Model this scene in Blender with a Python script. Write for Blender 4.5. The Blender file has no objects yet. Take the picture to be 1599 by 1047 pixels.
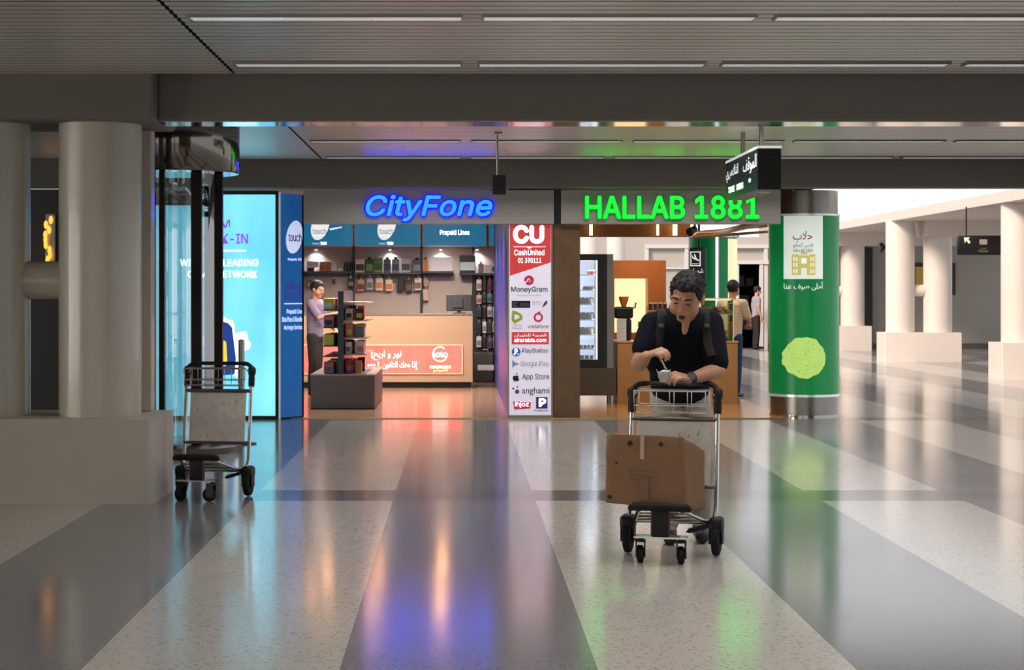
import bpy, bmesh, math, random, os
from mathutils import Vector, Matrix
from mathutils.bvhtree import BVHTree
random.seed(7)
SC = bpy.context.scene
COL = SC.collection
PI = math.pi

# ------------------------------------------------------------------ camera, sky, light, exposure
F, VX, VY, CH = 2900.0, 716.0, 457.0, 1.51          # focal length in pixels, vanishing point, eye height
cam = bpy.data.cameras.new('camera')
cam.sensor_width = 36.0
cam.lens = F / 1599 * 36
cam.shift_x = (799.5 - VX) / 1599
cam.shift_y = -(523.5 - VY) / 1599
cam.clip_end = 300
camo = bpy.data.objects.new('camera', cam)
COL.objects.link(camo)
camo.location = (0, 0, CH)
camo.rotation_euler = (PI / 2, 0, 0)
SC.camera = camo
SC.view_settings.view_transform = 'Standard'
SC.view_settings.look = 'None'
SC.view_settings.exposure = -0.08
SC.view_settings.gamma = 1.0
SC.view_settings.use_curve_mapping = False
try:
    SC.cycles.use_denoising = True
    SC.cycles.caustics_reflective = False
    SC.cycles.caustics_refractive = False
    SC.cycles.sample_clamp_indirect = 6.0
    SC.cycles.max_bounces = 8
except Exception:
    pass
world = bpy.data.worlds.new('sky')
SC.world = world
world.use_nodes = True
wb = world.node_tree.nodes['Background']
wb.inputs[0].default_value = (0.93, 0.96, 1.0, 1)
wb.inputs[1].default_value = 1.15


def area_light(name, loc, rot, sx, sy, power, color):
    d = bpy.data.lights.new(name, 'AREA')
    d.shape = 'RECTANGLE'
    d.size, d.size_y = sx, sy
    d.energy = power
    d.color = color
    o = bpy.data.objects.new(name, d)
    COL.objects.link(o)
    o.location = loc
    o.rotation_euler = rot
    return o


def spot_light(name, loc, power, color, angle=100, blend=0.6, size=0.05, target=None):
    d = bpy.data.lights.new(name, 'SPOT')
    d.energy = power
    d.color = color
    d.spot_size = math.radians(angle)
    d.spot_blend = blend
    d.shadow_soft_size = size
    o = bpy.data.objects.new(name, d)
    COL.objects.link(o)
    o.location = loc
    if target is not None:
        v = Vector(target) - Vector(loc)
        o.rotation_euler = v.to_track_quat('-Z', 'Y').to_euler()
    return o


# downward light of the louvred strip lights in the hall ceiling, row by row
for ly in (2.0, 4.1, 6.2, 8.36, 10.5, 12.64, 14.78, 16.92, 19.06, 21.35):
    a = area_light('strip_row_light', (2.6, ly, 3.035), (0, 0, 0), 8.2, 0.12, 60, (1.0, 0.96, 0.92))
    a.data.spread = math.radians(125)

# low sun reaching the far right bay through the glazed roof, warm on the far plinths
sun = bpy.data.lights.new('sun', 'SUN')
sun.energy = 4.6
sun.angle = 0.30
sun.color = (1.0, 0.80, 0.66)
suno = bpy.data.objects.new('sun', sun)
COL.objects.link(suno)
suno.rotation_euler = Vector((0.75, 0.62, -0.62)).to_track_quat('-Z', 'Y').to_euler()


# ------------------------------------------------------------------ helpers
def P(px, py, y):
    return Vector(((px - VX) * y / F, y, CH - (py - VY) * y / F))


def PX(px, y):
    return (px - VX) * y / F


def PZ(py, y):
    return CH - (py - VY) * y / F


def lin(c):
    def f(v):
        v = v / 255.0
        return v / 12.92 if v <= 0.04045 else ((v + 0.055) / 1.055) ** 2.4
    return (f(c[0]), f(c[1]), f(c[2]), 1.0)


MATS = {}


def mat(name, rgb, rough=0.5, metal=0.0, emit=0.0, ergb=None, var=0.06, scale=9.0, bump=0.0, spec=0.5, coat=0.0):
    if name in MATS:
        return MATS[name]
    m = bpy.data.materials.new(name)
    m.use_nodes = True
    nt = m.node_tree
    b = nt.nodes['Principled BSDF']
    b.inputs['Roughness'].default_value = rough
    b.inputs['Metallic'].default_value = metal
    b.inputs['Specular IOR Level'].default_value = spec
    b.inputs['Coat Weight'].default_value = coat
    c = lin(rgb)
    tc = nt.nodes.new('ShaderNodeTexCoord')
    nz = nt.nodes.new('ShaderNodeTexNoise')
    nz.inputs['Scale'].default_value = scale
    nz.inputs['Detail'].default_value = 4.0
    nt.links.new(tc.outputs['Object'], nz.inputs['Vector'])
    mr = nt.nodes.new('ShaderNodeMix')
    mr.data_type = 'RGBA'
    lo = tuple(max(0.0, v * (1 - var)) for v in c[:3]) + (1,)
    hi = tuple(min(1.0, v * (1 + var)) for v in c[:3]) + (1,)
    mr.inputs[6].default_value = lo
    mr.inputs[7].default_value = hi
    nt.links.new(nz.outputs['Fac'], mr.inputs[0])
    nt.links.new(mr.outputs[2], b.inputs['Base Color'])
    if emit > 0:
        e = lin(ergb or rgb)
        b.inputs['Emission Color'].default_value = e
        b.inputs['Emission Strength'].default_value = emit
    if bump > 0:
        bp = nt.nodes.new('ShaderNodeBump')
        bp.inputs['Strength'].default_value = bump
        bp.inputs['Distance'].default_value = 0.01
        nt.links.new(nz.outputs['Fac'], bp.inputs['Height'])
        nt.links.new(bp.outputs['Normal'], b.inputs['Normal'])
    MATS[name] = m
    return m


def glass_mat(name, tint=(1, 1, 1), refl=0.12, rough=0.02):
    if name in MATS:
        return MATS[name]
    m = bpy.data.materials.new(name)
    m.use_nodes = True
    nt = m.node_tree
    nt.nodes.clear()
    out = nt.nodes.new('ShaderNodeOutputMaterial')
    tr = nt.nodes.new('ShaderNodeBsdfTransparent')
    tr.inputs[0].default_value = (*tint, 1)
    gl = nt.nodes.new('ShaderNodeBsdfGlossy')
    gl.inputs['Roughness'].default_value = rough
    fr = nt.nodes.new('ShaderNodeFresnel')
    fr.inputs[0].default_value = 1.5
    ad = nt.nodes.new('ShaderNodeMath')
    ad.operation = 'ADD'
    ad.use_clamp = True
    ad.inputs[1].default_value = refl
    mx = nt.nodes.new('ShaderNodeMixShader')
    nt.links.new(fr.outputs[0], ad.inputs[0])
    nt.links.new(ad.outputs[0], mx.inputs[0])
    nt.links.new(tr.outputs[0], mx.inputs[1])
    nt.links.new(gl.outputs[0], mx.inputs[2])
    nt.links.new(mx.outputs[0], out.inputs[0])
    MATS[name] = m
    return m


class Parts(list):
    def __setitem__(self, key, value):
        for o in self:
            o[key] = value


class MB:
    """collects shapes, then links them as ONE mesh object"""

    def __init__(self):
        self.v = []
        self.f = []
        self.marks = []

    def add(self, vs, fs):
        n = len(self.v)
        self.v += [tuple(a) for a in vs]
        self.f += [tuple(i + n for i in q) for q in fs]
        return self

    def box(self, x0, x1, y0, y1, z0, z1, M=None):
        vs = [Vector((x, y, z)) for z in (z0, z1) for y in (y0, y1) for x in (x0, x1)]
        if M is not None:
            vs = [M @ a for a in vs]
        return self.add(vs, [(0, 2, 3, 1), (4, 5, 7, 6), (0, 1, 5, 4), (2, 6, 7, 3), (0, 4, 6, 2), (1, 3, 7, 5)])

    def rbox(self, x0, x1, y0, y1, z0, z1, r=0.01, M=None, seg=3):
        """box with rounded vertical and horizontal edges"""
        bm = bmesh.new()
        bmesh.ops.create_cube(bm, size=1.0)
        for a in bm.verts:
            a.co = Vector(((x0 + x1) / 2 + a.co.x * (x1 - x0), (y0 + y1) / 2 + a.co.y * (y1 - y0), (z0 + z1) / 2 + a.co.z * (z1 - z0)))
        r = min(r, 0.49 * min(x1 - x0, y1 - y0, z1 - z0))
        bmesh.ops.bevel(bm, geom=list(bm.edges) + list(bm.verts), offset=r, segments=seg, profile=0.5, affect='EDGES')
        bm.verts.index_update()
        vs = [a.co.copy() for a in bm.verts]
        if M is not None:
            vs = [M @ a for a in vs]
        fs = [[a.index for a in f.verts] for f in bm.faces]
        bm.free()
        return self.add(vs, fs)

    def cyl(self, a, b, r0, r1=None, n=16, caps=True):
        r1 = r0 if r1 is None else r1
        a, b = Vector(a), Vector(b)
        d = (b - a).normalized()
        u = d.orthogonal().normalized()
        w = d.cross(u)
        vs = []
        for c, r in ((a, r0), (b, r1)):
            for i in range(n):
                t = 2 * PI * i / n
                vs.append(c + (u * math.cos(t) + w * math.sin(t)) * r)
        fs = [(i, (i + 1) % n, n + (i + 1) % n, n + i) for i in range(n)]
        if caps:
            fs += [tuple(range(n))[::-1], tuple(range(n, 2 * n))]
        return self.add(vs, fs)

    def tube(self, pts, r, n=10, flat=1.0, up=None):
        pts = [Vector(p) for p in pts]
        rs = r if isinstance(r, (list, tuple)) else [r] * len(pts)
        vs, fs = [], []
        ref = Vector(up) if up else None
        prev = None
        for k, p in enumerate(pts):
            d = (pts[min(k + 1, len(pts) - 1)] - pts[max(k - 1, 0)]).normalized()
            if ref is not None:
                u = (ref - d * ref.dot(d)).normalized()
            elif prev is None:
                u = d.orthogonal().normalized()
            else:
                u = (prev - d * prev.dot(d)).normalized()
            prev = u
            w = d.cross(u)
            for i in range(n):
                t = 2 * PI * i / n
                vs.append(p + u * math.cos(t) * rs[k] * flat + w * math.sin(t) * rs[k])
        for k in range(len(pts) - 1):
            for i in range(n):
                j = (i + 1) % n
                fs.append((k * n + i, k * n + j, (k + 1) * n + j, (k + 1) * n + i))
        fs += [tuple(range(n))[::-1], tuple(range((len(pts) - 1) * n, len(pts) * n))]
        return self.add(vs, fs)

    def ell(self, c, r, M=None, nu=16, nv=10):
        c = Vector(c)
        r = (r, r, r) if not isinstance(r, (tuple, list)) else r
        vs = [Vector((0, 0, r[2]))]
        for i in range(1, nv):
            a = PI * i / nv
            for j in range(nu):
                b = 2 * PI * j / nu
                vs.append(Vector((r[0] * math.sin(a) * math.cos(b), r[1] * math.sin(a) * math.sin(b), r[2] * math.cos(a))))
        vs.append(Vector((0, 0, -r[2])))
        if M is not None:
            vs = [M @ a for a in vs]
        vs = [a + c for a in vs]
        fs = [(0, 1 + j, 1 + (j + 1) % nu) for j in range(nu)]
        for i in range(nv - 2):
            for j in range(nu):
                a = 1 + i * nu
                fs.append((a + j, a + nu + j, a + nu + (j + 1) % nu, a + (j + 1) % nu))
        e = len(vs) - 1
        a = 1 + (nv - 2) * nu
        fs += [(a + j, e, a + (j + 1) % nu) for j in range(nu)]
        return self.add(vs, fs)

    def cap(self, a, b, r0, r1=None):
        """tapered capsule"""
        r1 = r0 if r1 is None else r1
        self.ell(a, r0)
        self.ell(b, r1)
        if (Vector(a) - Vector(b)).length > 1e-5:
            self.cyl(a, b, r0, r1, 16)
        return self

    def lathe(self, prof, c=(0, 0, 0), n=32, a0=0.0, a1=2 * PI, close=True):
        c = Vector(c)
        full = abs(a1 - a0 - 2 * PI) < 1e-6
        m = n if full else n + 1
        vs = []
        for (r, z) in prof:
            for i in range(m):
                t = a0 + (a1 - a0) * i / n
                vs.append(c + Vector((r * math.cos(t), r * math.sin(t), z)))
        fs = []
        for k in range(len(prof) - 1):
            for i in range(n):
                j = (i + 1) % m
                fs.append((k * m + i, k * m + j, (k + 1) * m + j, (k + 1) * m + i))
        if close and full:
            fs += [tuple(range(m))[::-1], tuple(range((len(prof) - 1) * m, len(prof) * m))]
        return self.add(vs, fs)

    def prism(self, pts, fn, w0, w1):
        """2-D outline (u, v) through fn(u, v, w), thick from w0 to w1"""
        n = len(pts)
        vs = [fn(u, v, w0) for u, v in pts] + [fn(u, v, w1) for u, v in pts]
        fs = [tuple(range(n)), tuple(range(n, 2 * n))[::-1]] + [(i, n + i, n + (i + 1) % n, (i + 1) % n) for i in range(n)]
        return self.add(vs, fs)

    def grid(self, u0, u1, v0, v1, fn, w, nu=16, nv=2, keep=None):
        vs = [fn(u0 + (u1 - u0) * i / nu, v0 + (v1 - v0) * j / nv, w) for j in range(nv + 1) for i in range(nu + 1)]
        fs = []
        for j in range(nv):
            for i in range(nu):
                if keep is None or keep(u0 + (u1 - u0) * (i + .5) / nu, v0 + (v1 - v0) * (j + .5) / nv):
                    a = j * (nu + 1) + i
                    fs.append((a, a + 1, a + nu + 2, a + nu + 1))
        return self.add(vs, fs)

    def mark(self):
        if not self.marks or self.marks[-1] != (len(self.v), len(self.f)):
            self.marks.append((len(self.v), len(self.f)))

    def build_parts(self, name, m, parent):
        """one object for each word or mark collected"""
        ms = list(self.marks) or [(0, 0)]
        if ms[0] != (0, 0):
            ms = [(0, 0)] + ms
        ms.append((len(self.v), len(self.f)))
        out = Parts()
        for (v0, f0), (v1, f1) in zip(ms[:-1], ms[1:]):
            if v1 > v0:
                p = MB()
                p.v = self.v[v0:v1]
                p.f = [tuple(i - v0 for i in q) for q in self.f[f0:f1]]
                out.append(p.build(name, m, parent))
        return out

    def build(self, name, m, parent=None, smooth=False, base=True):
        if parent is not None:
            off = ORIGIN.get(parent.name, Vector())
        elif base:
            xs = [a[0] for a in self.v]
            ys = [a[1] for a in self.v]
            zs = [a[2] for a in self.v]
            off = Vector(((min(xs) + max(xs)) / 2, (min(ys) + max(ys)) / 2, min(zs)))
        else:
            off = Vector()
        me = bpy.data.meshes.new(name)
        me.from_pydata([tuple(Vector(a) - off) for a in self.v], [], self.f)
        bm = bmesh.new()
        bm.from_mesh(me)
        bmesh.ops.recalc_face_normals(bm, faces=bm.faces)
        bm.to_mesh(me)
        bm.free()
        me.materials.append(m)
        if smooth:
            for p in me.polygons:
                p.use_smooth = True
            try:
                me.set_sharp_from_angle(angle=math.radians(40))
            except Exception:
                pass
        o = bpy.data.objects.new(name, me)
        COL.objects.link(o)
        if parent is not None:
            o.parent = parent
        else:
            o.location = off
        ORIGIN[o.name] = off
        return o


ORIGIN = {}


def tag(o, label=None, cat=None, group=None, kind=None):
    if label:
        o['label'] = label
    if cat:
        o['category'] = cat
    if group:
        o['group'] = group
    if kind:
        o['kind'] = kind
    return o


def thing(name, label, cat, loc=(0, 0, 0), group=None):
    o = bpy.data.objects.new(name, None)
    o.empty_display_size = 0.1
    COL.objects.link(o)
    o.location = loc
    ORIGIN[o.name] = Vector(loc)
    return tag(o, label, cat, group)


def struct(name, mb, m, parent=None, smooth=False, label=None):
    o = mb.build(name, m, parent, smooth)
    if parent is None:
        o['kind'] = 'structure'
        if label:
            o['label'] = label
    return o


def kids(o):
    return [c for c in COL.objects if c.parent == o]


def copy_tree(o, parent=None):
    c = o.copy()
    COL.objects.link(c)
    c.parent = parent
    for k in kids(o):
        copy_tree(k, c)
    return c


# lettering ---------------------------------------------------------
try:
    INTER = bpy.data.fonts.load(os.path.join(bpy.utils.resource_path('LOCAL'), 'datafiles', 'fonts', 'Inter.woff2'))
except Exception:
    INTER = None

# Arabic letters: isolated, final, initial, medial presentation forms
AR = {'ا': 'ﺍﺎﺍﺎ', 'أ': 'ﺃﺄﺃﺄ', 'إ': 'ﺇﺈﺇﺈ', 'ب': 'ﺏﺐﺑﺒ', 'ة': 'ﺓﺔﺓﺔ', 'ت': 'ﺕﺖﺗﺘ', 'ح': 'ﺡﺢﺣﺤ', 'ذ': 'ﺫﺬﺫﺬ', 'ر': 'ﺭﺮﺭﺮ', 'ش': 'ﺵﺶﺷﺸ',
      'ص': 'ﺹﺺﺻﺼ', 'ط': 'ﻁﻂﻃﻄ', 'ع': 'ﻉﻊﻋﻌ', 'ف': 'ﻑﻒﻓﻔ', 'ق': 'ﻕﻖﻗﻘ', 'ك': 'ﻙﻚﻛﻜ', 'ل': 'ﻝﻞﻟﻠ', 'م': 'ﻡﻢﻣﻤ', 'ن': 'ﻥﻦﻧﻨ',
      'و': 'ﻭﻮﻭﻮ', 'ى': 'ﻯﻰﻯﻰ', 'ي': 'ﻱﻲﻳﻴ'}
NOJOIN = set('اأإذروةى')


def arabic(s):
    out = []
    for k, c in enumerate(s):
        if c not in AR:
            out.append(c)
            continue
        pj = k > 0 and s[k - 1] in AR and s[k - 1] not in NOJOIN
        nj = k + 1 < len(s) and s[k + 1] in AR and c not in NOJOIN
        out.append(AR[c][3 if pj and nj else 1 if pj else 2 if nj else 0])
    t = ''.join(out).replace('ﻟﺎ', 'ﻻ').replace('ﻠﺎ', 'ﻼ')
    return t[::-1]


def text_mb(mb, body, box, fn, w=0.0, bold=0.0, shear=0.0, extrude=0.0, keep=False, inter=True):
    """lettering fitted into box (u0, u1, v0, v1), placed through fn(u, v, w); keep holds the aspect and centres it"""
    mb.mark()
    d = bpy.data.curves.new('lettering', 'FONT')
    d.body = body
    d.fill_mode = 'BOTH' if extrude else 'FRONT'
    if not (inter and INTER is not None):
        d.offset = bold * 0.45
        bold = 0.0
    d.shear = shear
    d.extrude = 0.5 if extrude else 0.0
    d.resolution_u = 4
    if inter and INTER is not None:
        d.font = INTER
    o = bpy.data.objects.new('lettering', d)
    COL.objects.link(o)
    bpy.context.view_layer.update()
    me = o.evaluated_get(bpy.context.evaluated_depsgraph_get()).to_mesh()
    vs = [a.co.copy() for a in me.vertices]
    fs = [tuple(p.vertices) for p in me.polygons]
    o.evaluated_get(bpy.context.evaluated_depsgraph_get()).to_mesh_clear()
    bpy.data.objects.remove(o)
    bpy.data.curves.remove(d)
    if not vs:
        return mb
    x0, x1 = min(a.x for a in vs), max(a.x for a in vs)
    y0, y1 = min(a.y for a in vs), max(a.y for a in vs)
    sx = (box[1] - box[0]) / (x1 - x0)
    sy = (box[3] - box[2]) / (y1 - y0)
    ox, oy = box[0], box[2]
    if keep:
        s = min(sx, sy)
        ox = (box[0] + box[1]) / 2 - s * (x1 - x0) / 2
        oy = (box[2] + box[3]) / 2 - s * (y1 - y0) / 2
        sx = sy = s
    e = bold * 0.55 * min(sx, sy)                       # stroke weight: copies of the glyphs a hair apart
    sx *= max(0.5, 1 - 2 * e / max(1e-6, box[1] - box[0]))
    sy *= max(0.5, 1 - 2 * e / max(1e-6, box[3] - box[2]))
    ring = [(0, 0)] if e < 1e-5 else [(e + e * math.cos(PI * i / 4), e + e * math.sin(PI * i / 4)) for i in range(8)]
    for du, dv in ring:
        mb.add([fn(ox + du + (a.x - x0) * sx, oy + dv + (a.y - y0) * sy, w + (a.z + 0.5) * extrude) for a in vs], fs)
    return mb


def front(y):
    """flat wall map facing the camera side: u is x, v is z, w comes out of the wall"""
    return lambda u, v, w: Vector((u, y - w, v))


def pbox(x0, x1, y0, y1, Y):
    """pixel box to (u0, u1, v0, v1) at depth Y"""
    return (PX(x0, Y), PX(x1, Y), PZ(y1, Y), PZ(y0, Y))


def disc_pts(cx, cz, rx, rz=None, n=24, a0=0, a1=2 * PI):
    rz = rx if rz is None else rz
    k = n if abs(a1 - a0 - 2 * PI) < 1e-6 else n + 1
    return [(cx + rx * math.cos(a0 + (a1 - a0) * i / n), cz + rz * math.sin(a0 + (a1 - a0) * i / n)) for i in range(k)]


def ring_mb(mb, cx, cz, r0, r1, fn, w, a0=0, a1=2 * PI, n=28):
    mb.mark()
    vs, fs = [], []
    for i in range(n + 1):
        t = a0 + (a1 - a0) * i / n
        vs += [fn(cx + r0 * math.cos(t), cz + r0 * math.sin(t), w), fn(cx + r1 * math.cos(t), cz + r1 * math.sin(t), w)]
    fs = [(2 * i, 2 * i + 1, 2 * i + 3, 2 * i + 2) for i in range(n)]
    return mb.add(vs, fs)


def flat(mb, pts, fn, w):
    mb.mark()
    return mb.add([fn(u, v, w) for u, v in pts], [tuple(range(len(pts)))])


# ------------------------------------------------------------------ setting materials
def floor_mat():
    m = bpy.data.materials.new('terrazzo')
    m.use_nodes = True
    nt = m.node_tree
    N, L = nt.nodes, nt.links
    b = N['Principled BSDF']
    geo = N.new('ShaderNodeNewGeometry')
    sep = N.new('ShaderNodeSeparateXYZ')
    L.new(geo.outputs['Position'], sep.inputs[0])

    def math_(op, a, bv=None, c=None):
        n = N.new('ShaderNodeMath')
        n.operation = op
        for k, s in enumerate((a, bv, c)):
            if s is None:
                continue
            if isinstance(s, (int, float)):
                n.inputs[k].default_value = s
            else:
                L.new(s, n.inputs[k])
        return n.outputs[0]

    # broad stripes running away from the viewer, 1.034 m each
    u = math_('DIVIDE', math_('ADD', sep.outputs['X'], 100 * 2.068 + 1.51), 2.068)
    fr = math_('FRACT', u)
    light = math_('LESS_THAN', fr, 0.5)
    # dark cross band
    c1 = math_('MULTIPLY', math_('GREATER_THAN', sep.outputs['Y'], 13.45), math_('LESS_THAN', sep.outputs['Y'], 14.17))
    c2 = math_('MULTIPLY', math_('GREATER_THAN', sep.outputs['Y'], 21.9), math_('LESS_THAN', sep.outputs['Y'], 22.4))
    band = math_('MAXIMUM', c1, c2)
    n1 = N.new('ShaderNodeTexNoise')
    n1.inputs['Scale'].default_value = 55
    n1.inputs['Detail'].default_value = 3
    L.new(geo.outputs['Position'], n1.inputs['Vector'])
    vor = N.new('ShaderNodeTexVoronoi')
    vor.inputs['Scale'].default_value = 75
    L.new(geo.outputs['Position'], vor.inputs['Vector'])
    sepc = N.new('ShaderNodeSeparateColor')
    L.new(vor.outputs['Color'], sepc.inputs[0])
    chip = math_('LESS_THAN', sepc.outputs[0], 0.10)
    n2 = N.new('ShaderNodeTexNoise')
    n2.inputs['Scale'].default_value = 0.8
    n2.inputs['Detail'].default_value = 3
    L.new(geo.outputs['Position'], n2.inputs['Vector'])

    def mix(fac, a, bb, kind='MIX'):
        n = N.new('ShaderNodeMix')
        n.data_type = 'RGBA'
        n.blend_type = kind
        if isinstance(fac, (int, float)):
            n.inputs[0].default_value = fac
        else:
            L.new(fac, n.inputs[0])
        for k, s in ((6, a), (7, bb)):
            if isinstance(s, tuple):
                n.inputs[k].default_value = s
            else:
                L.new(s, n.inputs[k])
        return n.outputs[2]

    col = mix(light, lin((112, 111, 116)), lin((186, 180, 174)))
    col = mix(band, col, lin((92, 90, 92)))
    col = mix(math_('MULTIPLY', chip, 0.42), col, lin((70, 68, 66)))
    col = mix(math_('MULTIPLY', n1.outputs['Fac'], 0.30), col, lin((150, 148, 144)))
    L.new(col, b.inputs['Base Color'])
    rr = N.new('ShaderNodeMapRange')
    rr.inputs['To Min'].default_value = 0.10
    rr.inputs['To Max'].default_value = 0.17
    L.new(n2.outputs['Fac'], rr.inputs['Value'])
    L.new(rr.outputs[0], b.inputs['Roughness'])
    b.inputs['IOR'].default_value = 1.56
    return m


M_FLOOR = floor_mat()
M_CEIL = mat('ceiling aluminium', (204, 200, 192), rough=0.34, metal=0.3, var=0.05, scale=3)
M_GAP = mat('ceiling void', (30, 29, 28), rough=0.9)
M_BEAM = mat('beam paint', (110, 105, 97), rough=0.6, var=0.03, scale=2)
M_COLUMN = mat('column paint', (190, 184, 170), rough=0.30, var=0.03, scale=3, coat=0.2)
M_PLINTH = mat('plinth paint', (184, 178, 166), rough=0.4, var=0.03, scale=5)
M_WHITECOL = mat('white column paint', (222, 214, 206), rough=0.45, var=0.03)
M_WHITE = mat('white slab', (214, 204, 196), rough=0.6, var=0.03, scale=2)
M_STEEL = mat('polished steel', (190, 186, 180), rough=0.10, metal=1.0, var=0.03)
M_BRUSH = mat('brushed steel', (150, 146, 140), rough=0.28, metal=1.0, var=0.05)
M_DARKWALL = mat('dark wall', (46, 42, 38), rough=0.4)
M_FASCIA = mat('fascia panel', (166, 160, 154), rough=0.5, var=0.03)
M_BLACK = mat('black paint', (14, 14, 15), rough=0.35)
M_BACKWALL = mat('back wall paint', (176, 170, 164), rough=0.7, var=0.03, scale=2)
M_DOORFRAME = mat('white door frame', (205, 202, 200), rough=0.5)
M_WOODDARK = mat('dark walnut', (112, 84, 56), rough=0.35, var=0.35, scale=6)
M_WOODORANGE = mat('orange wood', (190, 108, 50), rough=0.4, var=0.22, scale=5)
M_WOODTAN = mat('tan wood', (176, 130, 82), rough=0.4, var=0.15, scale=5)
M_WOODSOFFIT = mat('wood bulkhead', (150, 104, 62), rough=0.35, var=0.2, scale=3)

# ------------------------------------------------------------------ setting: floor, ceiling, beams, columns
struct('floor', MB().box(-14, 17, -7, 54, -0.2, 0.0), M_FLOOR)
ZC = 3.07
SEAM = -1.6


def slats(mb, y0, y1, x0, x1):
    pitch, gap, n = 0.15, 0.026, 6
    k = int((y1 - y0) / pitch)
    for i in range(k):
        a = y0 + i * pitch + gap / 2
        b = a + pitch - gap
        vs, fs = [], []
        for x in (x0, x1):
            for j in range(n + 1):
                t = j / n
                vs.append((x, a + (b - a) * t, ZC + 0.016 * (2 * t - 1) ** 2 * 0.5))
        for j in range(n):
            fs.append((j, j + 1, n + 2 + j, n + 1 + j))
        mb.add(vs, fs)


mb = MB()
for y0, y1 in ((-6.5, 13.38), (13.8, 21.85)):
    slats(mb, y0, y1, -14, SEAM - 0.012)
    slats(mb, y0, y1, SEAM + 0.012, 17)
ce = struct('ceiling', mb, M_CEIL, smooth=True)
mb = MB()
mb.box(-14, 17, -7, 22.2, ZC + 0.05, ZC + 0.2)
struct('ceiling_void', mb, M_GAP, parent=ce)

struct('beam', MB().rbox(-2.17, 17, 13.4, 13.78, 2.75, ZC + 0.04, 0.012), M_BEAM, label='long grey beam over the hall nearest the viewer')
struct('beam_soffit', MB().box(-2.17, 17, 13.41, 13.77, 2.742, 2.7495), M_STEEL)
struct('beam', MB().rbox(-14, -2.17, 13.23, 14.26, 2.742, ZC + 0.04, 0.03), M_BEAM, label='grey beam block over the left pair of columns')
struct('beam', MB().rbox(-14, 17, 21.86, 22.14, 2.745, ZC + 0.04, 0.01), M_BEAM, label='grey beam above the shop fronts')

# left twin columns on their plinth
def plinth_mb(x0, x1, y0, y1, h, r):
    q = []
    for cx, cy, a0 in ((x1 - r, y1 - r, 0), (x0 + r, y1 - r, 90), (x0 + r, y0 + r, 180), (x1 - r, y0 + r, 270)):
        q += [(cx + r * math.cos(math.radians(a0 + 15 * i)), cy + r * math.sin(math.radians(a0 + 15 * i))) for i in range(7)]
    return MB().prism(q, lambda u, v, w: Vector((u, v, w)), 0, h)


struct('plinth', plinth_mb(-3.84, -2.178, 13.23, 14.26, 0.607, 0.09), M_PLINTH, smooth=True, label='low cream plinth under the left columns')
for cx in (-2.635, -3.455):
    struct('column', MB().cyl((cx, 13.66, 0.607), (cx, 13.66, 2.742), 0.30, n=64), M_COLUMN, smooth=True)
struct('column_tie', MB().cyl((-3.2, 13.66, 1.60), (-2.9, 13.66, 1.60), 0.14, n=32), M_COLUMN, smooth=True)
struct('pilaster', MB().rbox(-2.44, -2.325, 14.06, 14.22, 0.607, 2.742, 0.01), M_COLUMN)

# closing walls of the hall (left, behind the viewer, far left behind the columns)
struct('wall_left', MB().box(-14.2, -14, -7, 54, -0.1, 3.2), M_BACKWALL)
struct('wall_back_left', MB().box(-14, -3.95, 22.3, 22.5, 0, 2.75), M_DARKWALL)

# bright left windows; glowing rear panes added behind the viewer as front fill
M_DAYWIN = mat('daylight window', (240, 244, 250), rough=0.3, emit=12.0, ergb=(255, 250, 238), var=0.02)
M_REARFILL = mat('rear fill glow', (240, 244, 250), rough=0.3, emit=1.25, ergb=(255, 252, 246), var=0.02)
for k, (y0, y1) in enumerate(((3.5, 4.6), (5.2, 6.3), (7.2, 8.3), (9.3, 10.4), (11.2, 12.3))):
    w = struct('window_%d' % (k + 1), MB().box(-13.98, -13.95, y0, y1, 0.3, 2.6), M_DAYWIN)
    MB().box(-13.99, -13.90, y0 - 0.06, y0, 0.24, 2.66).box(-13.99, -13.90, y1, y1 + 0.06, 0.24, 2.66).box(-13.99, -13.91, y0, y1, 0.24, 0.3).box(-13.99, -13.91, y0, y1, 2.6, 2.66).box(-13.96, -13.92, y0, y1, 1.7, 1.74).build('window_frame', M_BRUSH, w)
struct('wall_rear', MB().box(-14, 17, -7.2, -7, 0, 3.1), M_BACKWALL)
for k, x in enumerate((-12.0, -8.4, -4.8, -1.2, 2.4)):
    w = struct('window_%d' % (k + 6), MB().box(x, x + 3.0, -6.99, -6.96, 0.05, 2.95), M_REARFILL)  # unseen glowing pane added to throw fill light forward
    mb = MB()
    for xx in (x, x + 1.0, x + 2.0, x + 3.0):
        mb.box(xx - 0.025, xx + 0.025, -6.99, -6.90, 0.0, 2.98)
    mb.box(x, x + 3, -6.98, -6.91, 1.0, 1.05).build('window_frame', M_BRUSH, w)

# far right bay: slab on twin columns, open glazed court beside it
struct('ceiling_slab', MB().box(9.42, 17, 23, 54, 3.07, 3.26), M_WHITE)
for yc, xc in ((32.43, 10.2), (40.63, 10.07), (48.43, 9.86)):
    struct('plinth', plinth_mb(xc - 0.83, xc + 0.83, yc - 0.43, yc + 0.43, 0.64, 0.02), M_WHITECOL, smooth=True)
    for s in (-0.41, 0.41):
        struct('column', MB().cyl((xc + s, yc, 0.64), (xc + s, yc, 3.07), 0.31, n=48), M_WHITECOL, smooth=True)
    struct('column_tie', MB().cyl((xc - 0.2, yc, 1.55), (xc + 0.2, yc, 1.55), 0.13, n=24), M_WHITECOL, smooth=True)
    struct('beam', MB().rbox(xc + (0.05 if yc < 45 else -0.5), 17, yc - 0.42, yc + 0.42, 2.72, 3.08, 0.01), M_WHITE)
struct('wall_back', MB().box(-3, 7.48, 50, 50.2, 0, 3.0).box(8.12, 17, 50, 50.2, 0, 3.25).box(7.48, 8.12, 50, 50.2, 2.27, 3.0), M_BACKWALL)
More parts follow.
